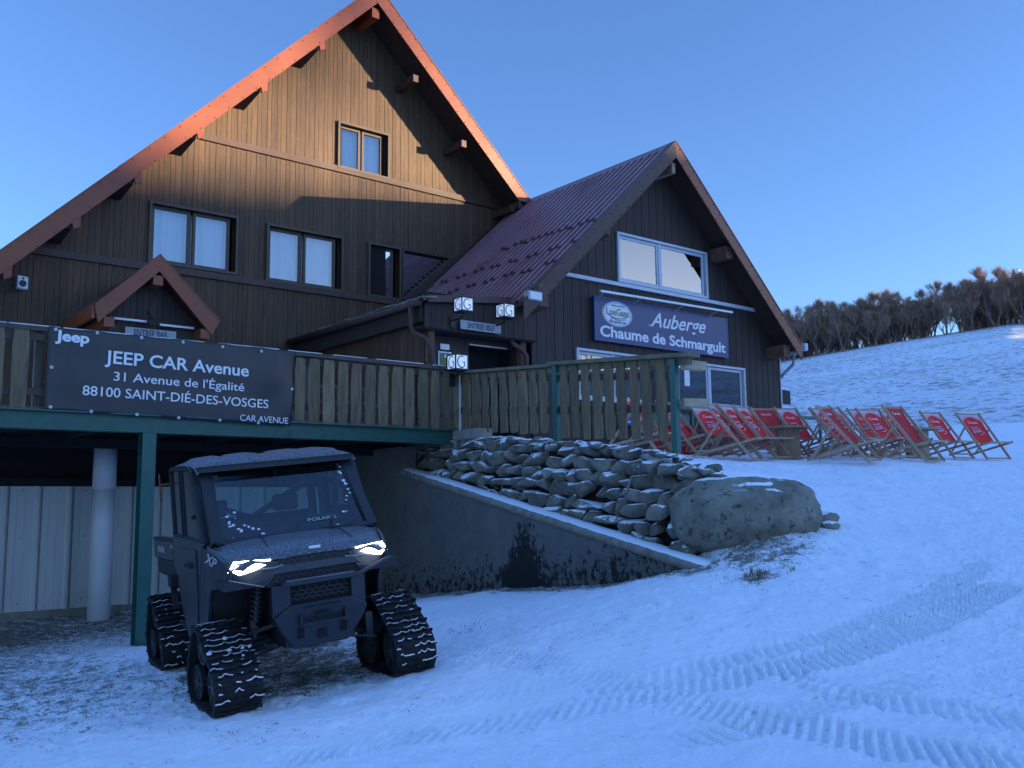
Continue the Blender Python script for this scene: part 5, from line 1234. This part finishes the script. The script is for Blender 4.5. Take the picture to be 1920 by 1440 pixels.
# front corners: headlight housings and fender sides
for s_ in (-1, 1):
    f = MB()
    A = [(1.465, .30, 1.125), (1.455, .36, 1.145), (1.42, .56, 1.165), (1.36, .70, 1.16), (1.34, .725, 1.02), (1.43, .56, .975), (1.47, .42, .955), (1.485, .36, 1.02)]
    B = [(x-.25, y-.02, z) for x, y, z in A]; A = [(x, s_*y, z) for x, y, z in A]; B = [(x, s_*y, z) for x, y, z in B]; n = len(A)
    f.add(A+B, [tuple(range(n))]+[(i, (i+1) % n, (i+1) % n+n, i+n) for i in range(n)])
    f.v = [(x, y*NW-.02, z) for x, y, z in f.v]; hs = U('headlight', f, M_BODY)
    def onp(y, z, dx=.012):      # point on the swept-back lamp face
        x = np.interp(y, [.30, .36, .42, .56, .70, .73], [1.467, 1.462, 1.456, 1.43, 1.363, 1.345])+(1.10-z)*.10; return (x+dx, s_*y*NW-.02, z)
    def strip(mb, pl, wd):
        for (a, b) in zip(pl[:-1], pl[1:]):
            d = np.array([b[0]-a[0], b[1]-a[1]]); d = d/np.hypot(*d); nn = np.array([-d[1], d[0]])*wd/2
            mb.quad(onp(a[0]-nn[0], a[1]-nn[1]), onp(b[0]-nn[0], b[1]-nn[1]), onp(b[0]+nn[0], b[1]+nn[1]), onp(a[0]+nn[0], a[1]+nn[1]))
    f = MB(); strip(f, [(.37, 1.150), (.52, 1.158), (.655, 1.158)], .010); strip(f, [(.648, 1.160), (.668, 1.125), (.695, 1.085)], .010); U('light_strip', f, M_LED, hs)
    f = MB(); f.quad(onp(.41, 1.118), onp(.47, 1.135), onp(.635, 1.138), onp(.665, 1.088), onp(.62, 1.060), onp(.50, 1.085)); U('lens', f, M_LENS, hs)
    f = MB(); f.quad(onp(.46, 1.108, .02), onp(.53, 1.122, .02), onp(.61, 1.118, .02), onp(.63, 1.090, .02), onp(.585, 1.076, .02), onp(.51, 1.090, .02)); U('low_beam', f, M_LED, hs)
    f = MB(); f.tube([onp(.27, 1.10, .0), onp(.33, 1.088, .006), onp(.46, 1.088, .006)], .005, 5); f.tube([onp(.44, .955, .012), onp(.56, .99, .012), onp(.70, 1.03, .012)], .004, 5); U('trim_line', f, M_GREYDEC, hs)
    # fender and inner wheel house
    f = MB(); yo = s_*.735; yi = s_*.70
    pl = [(.86, 1.245), (1.00, 1.235), (1.18, 1.21), (1.33, 1.16), (1.40, 1.10), (1.38, 1.0), (1.16, .955), (1.02, .93), (.93, .84), (.86, .64), (.72, .47), (.60, .46), (.62, .70), (.70, 1.0)]
    f.prism([(x, yi, z) for x, z in pl], (0, yo-yi, 0)); f.v = [(x, y*(1-.30*max(0, x-.98))-.04*max(0, x-.86), z) for x, y, z in f.v]; fd = U('front_fender', f, M_BODY, bevel=.008)
    f = MB(); f.box(.60, .66, min(s_*.28, s_*.70), max(s_*.28, s_*.70), .42, 1.02); f.box(.62, 1.36, min(s_*.24, s_*.30), max(s_*.24, s_*.30), .60, 1.02); f.box(.62, 1.40, min(s_*.28, s_*.71), max(s_*.28, s_*.71), .95, 1.02); U('wheel_house', f, M_PLAS, fd)
    mb = text_mb('XP', fit=(.17, .075), bold=.02, shear=.35, thick=.004); mb.xf(frame((.80 if s_ < 0 else 1.02, s_*.742, 1.135), (-s_*1., 0, -.18*1) if s_ < 0 else (-1, 0, .1), (0, 0, 1)));
    if s_ < 0: mb2 = text_mb('XP', fit=(.19, .08), bold=.02, shear=.3, thick=.004); mb2.xf(frame((1.0, -.757, 1.155), (1, .28, -.30), (0, 0, 1))); U('lettering', mb2, M_GREYDEC, fd)
    # suspension: two A arms, tie rod, spring strut
    f = MB(); yh = s_*.56
    for (x0, z0, z1) in ((.86, .44, .40), (1.14, .44, .40)): f.bar((x0, s_*.26, z0), (1.0, yh, z1), .04, .035)
    for (x0, z0, z1) in ((.88, .60, .52), (1.12, .60, .52)): f.bar((x0, s_*.26, z0), (1.0, yh, z1), .032, .03)
    f.tube([(1.10, s_*.24, .42), (1.16, yh, .36)], .012, 8); f.tube([(.98, s_*.24, .47), (.98, yh, .42)], .020, 8); U('suspension_arms', f, M_PLAS)
    f = MB(); a, b = Vector((1.02, s_*.34, .98)), Vector((1.03, s_*.42, .50)); f.tube([a, b], .024, 10); pts = []
    for i in range(90): t = i/89; an = t*2*math.pi*9; p = a.lerp(b, t*.72); pts.append(p+Vector((math.cos(an)*.045, math.sin(an)*.045, 0)))
    f.tube(pts, .008, 6); f.tube([b+Vector((0, 0, .02)), b+Vector((0, 0, .13))], .034, 10); U('shock_absorber', f, M_GREYW)
    f = MB(); f.tube([(1.03, s_*.41, .575), (1.03, s_*.405, .60)], .036, 10); f.box(1.0, 1.10, s_*.53-.03, s_*.53+.03, .34, .56); U('hub', f, M_STEEL if False else M_GREYW)
    f = MB(); f.bar((-1.0, s_*.25, .48), (-1.0, s_*.58, .40), .06, .04); f.bar((-1.2, s_*.25, .48), (-1.05, s_*.58, .40), .05, .04); U('suspension_arms', f, M_PLAS)
# nose: grille bands, body coloured band, bumper and skid plate
g = MB(); g.prism([(1.452, -.36, 1.09), (1.452, .36, 1.09), (1.452, .40, .94), (1.452, -.40, .94)], (-.1, 0, 0)); g.prism([(1.44, -.31, 1.15), (1.44, .31, 1.15), (1.45, .31, 1.09), (1.45, -.31, 1.09)], (-.1, 0, 0)); grl = U('grille', g, M_PLAS)
def hexmesh(y0, y1, z0, z1, x, r_, taper=0.):
    m_ = MB(); k = 0; z = z0+r_*.5
    while z < z1:
        y = y0+(r_ if k % 2 else 0)
        while y < y1-.005:
            for a, b in (((0, 0), (r_*.55, r_*.5)), ((r_*.55, r_*.5), (r_*1.45, r_*.5)), ((r_*1.45, r_*.5), (r_*2, 0))):
                p, q_ = (y+a[0], z+a[1]), (y+b[0], z+b[1])
                if q_[1] < z1 and q_[0] < y1+.01: m_.bar((x, p[0], p[1]), (x, q_[0], q_[1]), .006, .007, (1, 0, 0))
            y += r_*2
        z += r_; k += 1
    return m_
U('grille_mesh', hexmesh(-.29, .29, 1.098, 1.15, 1.458, .028), M_GREYW, grl); U('grille_mesh', hexmesh(-.37, .37, .955, 1.03, 1.468, .028), M_GREYW, grl)
f = MB(); f.prism([(1.475, -.30, 1.092), (1.475, .30, 1.092), (1.490, .36, 1.035), (1.490, -.36, 1.035)], (-.03, 0, 0)); U('nose_band', f, M_BODY, bevel=.006)
f = MB(); A = [(1.47, -.33, .955), (1.55, -.30, .965), (1.57, .30, .965), (1.49, .33, .955), (1.44, .30, .925), (1.50, 0, .925), (1.44, -.30, .925)]
f.bar((1.53, -.31, .955), (1.53, .31, .955), .09, .035); f.bar((1.53, .30, .955), (1.40, .64, 1.03), .05, .03); bmp = U('bumper', f, M_SKID, bevel=.006)
f = MB(); f.bar((1.53, -.27, .976), (1.53, .27, .976), .05, .006); U('snow_line', f, mat('thin_frost', (.16, .17, .20), .7), bmp)
for s_ in (-1, 1):
    f = MB(); f.prism([(1.53, s_*.245, .945), (1.49, s_*.375, .945), (1.47, s_*.375, .70), (1.52, s_*.245, .79)], (-.05, 0, 0)); U('bumper_wing', f, M_SKID, bmp, bevel=.006)
f = MB(); f.prism([(1.515, -.375, .70), (1.53, -.245, .79), (1.53, .245, .79), (1.515, .375, .70), (1.49, .33, .60), (1.44, .22, .44), (1.44, -.22, .44), (1.49, -.33, .60)], (-.08, 0, 0)); sk = U('skid_plate', f, M_SKID, bmp, bevel=.01)
f = MB(); f.box(1.46, 1.475, -.25, .25, .79, .93); U('bumper_opening', f, M_DARK, bmp)
U('grille_mesh', hexmesh(-.24, .24, .80, .92, 1.482, .03), M_GREYW, bmp)
f = MB(); f.box(1.515, 1.545, -.15, .15, .745, .755); f.box(1.515, 1.55, -.17, .17, .625, .64); f.box(1.51, 1.54, -.19, -.17, .62, .70); f.box(1.51, 1.54, .17, .19, .62, .70); U('skid_rib', f, M_PLAS, sk)
f = MB(); f.prism([(1.532, -.07, .70), (1.532, .07, .70), (1.532, .05, .67), (1.532, -.05, .67)], (.004, 0, 0)); f.box(1.45, 1.485, -.035, .035, .50, .56); 
for k in range(4): f.box(1.46, 1.50-.006*k, -.20+.0, -.15, .585-.022*k, .595-.022*k); f.box(1.46, 1.50-.006*k, .15, .20, .585-.022*k, .595-.022*k)
U('slots', f, M_DARK, sk)
f = MB(); f.bar((1.44, .0, .70), (.5, 0, .55), .5, .30); f.box(-1.4, 1.0, -.28, .28, .40, .58); f.box(.55, 1.42, -.28, .28, .45, .97); U('chassis', f, M_PLAS)

# cab
for s_ in (-1, 1):
    yo, yi = s_*.735, s_*.69
    pl = [(-.45, 1.275), (.10, 1.285), (.84, 1.275), (.68, 1.0), (.60, .70), (.58, .46), (.0, .44), (-.20, .66), (-.32, .92), (-.45, 1.02)]
    f = MB(); f.prism([(x, yi, z) for x, z in pl], (0, yo-yi, 0)); dr = U('door', f, M_BODY, bevel=.012, seg=2)
    f = MB(); f.prism([(x, s_*.736, z) for x, z in [(.02, 1.20), (.60, 1.22), (.56, .80), (.48, .52), (.06, .50), (-.12, .72), (-.20, .98)]], (0, s_*.010, 0)); U('door_panel', f, M_BODY, dr, bevel=.006)
    f = MB(); f.box(.30, .46, min(s_*.745, s_*.775), max(s_*.745, s_*.775), 1.06, 1.10); f.tube([(.33, s_*.78, 1.08), (.35, s_*.785, 1.08)], .01, 8); U('handle', f, M_PLAS, dr)
    f = MB()      # window frame: rear edge, top rail, sloping front edge
    fp = [(-.44, 1.275), (-.44, 1.86), (-.40, 1.895), (.40, 1.895), (.50, 1.84), (.86, 1.275)]
    for a, b in zip(fp[:-1], fp[1:]): f.bar((a[0], s_*.70, a[1]), (b[0], s_*.70, b[1]), .035, .045, (0, 1, 0))
    f.bar((.0, s_*.70, 1.275), (.0, s_*.70, 1.88), .03, .05, (0, 1, 0)); f.bar((.06, s_*.705, 1.29), (.06, s_*.705, 1.87), .02, .02, (0, 1, 0)); f.bar((-.44, s_*.70, 1.285), (.86, s_*.70, 1.285), .035, .04, (0, 1, 0))
    wf_ = U('window_frame', f, M_PLAS, dr)
    f = MB(); f.prism([(-.42, s_*.70, 1.30), (-.42, s_*.70, 1.87), (.39, s_*.70, 1.87), (.48, s_*.70, 1.82), (.82, s_*.70, 1.30)], (0, s_*.004, 0)); U('pane', f, M_UGLASS, wf_)
    f = MB(); f.box(.40, .44, min(s_*.70, s_*.72), max(s_*.70, s_*.72), 1.46, 1.50); U('latch', f, M_PLAS, wf_)
    f = MB()      # A pillar and roof rail
    f.bar((1.00, s_*.655, 1.27), (.50, s_*.62, 1.87), .07, .085, (0, 1, 0)); f.bar((.50, s_*.62, 1.87), (-.55, s_*.62, 1.89), .07, .06); f.bar((-.52, s_*.64, 1.0), (-.50, s_*.62, 1.89), .07, .07, (0, 1, 0)); U('pillar', f, M_PLAS)
    # B side: bed
    f = MB(); f.prism([(x, s_*.68, z) for x, z in [(-.47, 1.235), (-1.44, 1.20), (-1.47, 1.16), (-1.46, 1.02), (-.47, 1.05)]], (0, s_*.06, 0)); bed = U('bed_side', f, M_BODY, bevel=.01)
    f = MB(); f.prism([(x, s_*.67, z) for x, z in [(-.47, 1.045), (-1.46, 1.015), (-1.46, .93), (-1.34, .86), (-.80, .87), (-.62, .78), (-.47, .80)]], (0, s_*.045, 0)); U('rear_fender', f, M_PLAS, bed, bevel=.01)
    f = MB(); f.bar((-.45, s_*.71, 1.245), (-1.46, s_*.71, 1.21), .06, .03); U('bed_rail', f, M_PLAS, bed)
    if s_ < 0:
        mb = text_mb('RANGER', fit=(.36, .055), bold=.02, thick=.003); mb.xf(frame((-1.20, -.744, 1.095), (1, 0, .02), (0, 0, 1))); U('lettering', mb, M_GREYDEC, bed)
        f = MB(); f.tube([(-.49, -.745, 1.18), (-.49, -.735, 1.18)], .022, 12); U('cap', f, M_STEEL, bed)
    f = MB(); f.box(-.56, -.42, min(s_*.70, s_*.78), max(s_*.70, s_*.78), .82, .93); f.bar((-.54, s_*.74, .84), (-.42, s_*.74, .62), .05, .03); U('step_bracket', f, M_PLAS)
f = MB(); f.box(-1.46, -.46, -.66, .66, .98, 1.02); f.box(-1.47, -1.43, -.68, .68, 1.0, 1.20); f.box(-.50, -.46, -.68, .68, .80, 1.27); U('cargo_bed', f, M_PLAS)
f = MB(); f.box(-.48, .95, -.69, .69, .44, .50); f.box(.64, .70, -.66, .66, .5, 1.26); f.prism([(.70, -.66, 1.265), (.70, -.66, 1.0), (.95, -.66, 1.24)], (0, 1.32, 0)); U('floor', f, M_PLAS)
f = MB(); f.prism([(.62, -.64, 1.10), (.62, -.64, 1.27), (.98, -.64, 1.262), (.9, -.64, 1.10)], (0, 1.28, 0)); f.box(.60, .66, -.22, .02, 1.262, 1.34); U('dashboard', f, M_PLAS)
mb = text_mb('POLARIS', fit=(.24, .030), bold=.02, thick=.003); mb.xf(frame((.985, .10, 1.385), (0, 1, 0), (-.55, 0, .83)));
# roof: pressed sheet with raised bars, frosted
rows = []
for x, dz in ((-.62, -.05), (-.60, .0), (-.3, .03), (.1, .035), (.45, .02), (.58, -.01), (.63, -.05)):
    row = []
    for y in np.linspace(-.70, .70, 29):
        a = abs(y); z = 1.935+dz-.05*(a/.70)**6
        if -.5 < x < .5: z += .022*(sm(a, .10, .14)-sm(a, .26, .30))+.022*(sm(a, .38, .42)-sm(a, .56, .60))
        row.append((x, float(y), float(z)))
    rows.append(row)
f = MB(); f.loft(rows); rf_ = U('roof', f, M_FROST, smooth=True)
f = MB(); f.box(-.62, .60, -.69, .69, 1.885, 1.895); f.prism([(.63, -.69, 1.885), (.64, -.66, 1.845), (.64, .66, 1.845), (.63, .69, 1.885)], (-.05, 0, 0)); f.prism([(.632, -.67, 1.90), (.632, .67, 1.90), (.628, .67, 1.875), (.628, -.67, 1.875)], (-.04, 0, 0)); U('roof_lip', f, M_PLAS, rf_, bevel=.01)
# windscreen
a0, a1 = Vector((1.00, 0, 1.275)), Vector((.53, 0, 1.865)); UU = (a1-a0).normalized(); NN = Vector((0, 1, 0)).cross(UU); NN = NN if NN.x > 0 else -NN
f = MB(); f.quad((1.00, -.66, 1.275), (1.00, .66, 1.275), (.53, .60, 1.865), (.53, -.60, 1.865)); ws = U('windscreen', f, M_UGLASS)
f = MB(); f.bar((1.0, -.66, 1.28), (1.0, .66, 1.28), .05, .045, UU); f.bar((.53, -.62, 1.86), (.53, .62, 1.86), .07, .05, UU)
for s_ in (-1, 1): f.bar((1.005, s_*.635, 1.28), (.535, s_*.58, 1.86), .055, .02, NN)
U('windscreen_frame', f, M_PLAS, ws)
f = MB(); f.tube([(.99, .22, 1.29), (1.0, .30, 1.32), (.93, .34, 1.39)], .009, 6); f.bar((1.015, .20, 1.30), (1.015, .48, 1.295), .012, .02); U('wiper', f, M_PLAS, ws)
WF = lambda y, v, o=.006: a0+Vector((0, y, 0))+UU*v+NN*o
mb = text_mb('POLARIS', fit=(.25, .032), bold=.02, thick=.002); mb.xf(frame(WF(.12, .11), (0, 1, 0), UU)); U('lettering', mb, M_GREYDEC, ws)
cl_ = MB(); rg = random.Random(14)
for y0, v0, n_, dy, dv in ((-.60, .46, 5, .02, .05), (-.50, .22, 14, .05, -.10), (-.40, .12, 12, .06, -.05), (-.30, .07, 6, .03, .03), (-.46, .03, 8, .10, .03), (.55, .62, 9, .02, .05), (.56, .50, 8, .02, .05), (.58, .38, 5, .03, .04), (.50, .30, 4, .03, .03), (.46, .16, 3, .02, .02), (.37, .06, 4, .02, .03)):
    for k in range(max(2, int(n_*.6))):
        y = y0+rg.uniform(-1, 1)*abs(dy); v = v0+rg.uniform(-1, 1)*abs(dv); r_ = rg.uniform(.005, .014); vs, fs = stone_mb((0, 0, 0), (r_*1.3, r_, .003), rg); fr = frame(WF(y, v, .004), (0, 1, 0), UU); cl_.add([fr @ p for p in vs], fs)
U('snow_flecks', cl_, M_CAKE, ws)
# inside: seat, crossed rear braces, wheel, rear window, mirror lamps
f = MB(); f.box(-.40, .10, -.62, .62, .80, .92); f.prism([(-.40, -.60, .9), (-.30, -.60, .9), (-.42, -.60, 1.38), (-.50, -.60, 1.38)], (0, 1.2, 0)); st = U('seat', f, M_SEAT, bevel=.02)
f = MB(); f.box(-.49, -.41, -.46, -.22, 1.40, 1.56); f.box(-.49, -.41, .22, .46, 1.40, 1.56); U('headrest', f, M_SEAT, st, bevel=.02)
f = MB(); f.bar((-.52, -.60, 1.62), (-.52, .02, 1.36), .05, .07, (1, 0, 0)); f.bar((-.52, .60, 1.66), (-.52, .02, 1.36), .05, .07, (1, 0, 0)); f.bar((-.52, -.62, 1.36), (-.52, .62, 1.36), .05, .05); f.bar((-.52, -.62, 1.86), (-.52, .62, 1.86), .06, .06); U('roll_cage', f, M_PLAS)
f = MB(); n = 22; c0 = Vector((.46, .33, 1.30)); ax_ = Vector((-.5, 0, .86)).normalized(); e1 = Vector((0, 1, 0)); e2 = ax_.cross(e1)
f.tube([c0+(e1*math.cos(2*math.pi*i/n)+e2*math.sin(2*math.pi*i/n))*.17 for i in range(n+1)], .015, 6, False); f.bar(c0-e1*.16, c0+e1*.16, .03, .02); f.tube([c0, c0-ax_*.25], .025, 8); U('steering_wheel', f, M_PLAS)
f = MB(); f.box(-.555, -.55, -.62, .62, 1.30, 1.86); U('rear_pane', f, M_UGLASS)
f = MB(); f.tube([(.50, -.50, 1.83), (.50, -.18, 1.83)], .03, 8); f.tube([(.47, .0, 1.80), (.47, .5, 1.80)], .045, 8); U('roof_console', f, M_PLAS)
f = MB(); f.bar((-.52, -.80, 1.60), (-.52, -.80, 1.86), .012, .012); f.bar((-.52, -.80, 1.76), (-.50, -.70, 1.76), .012, .012); U('side_bracket', f, M_FASC)
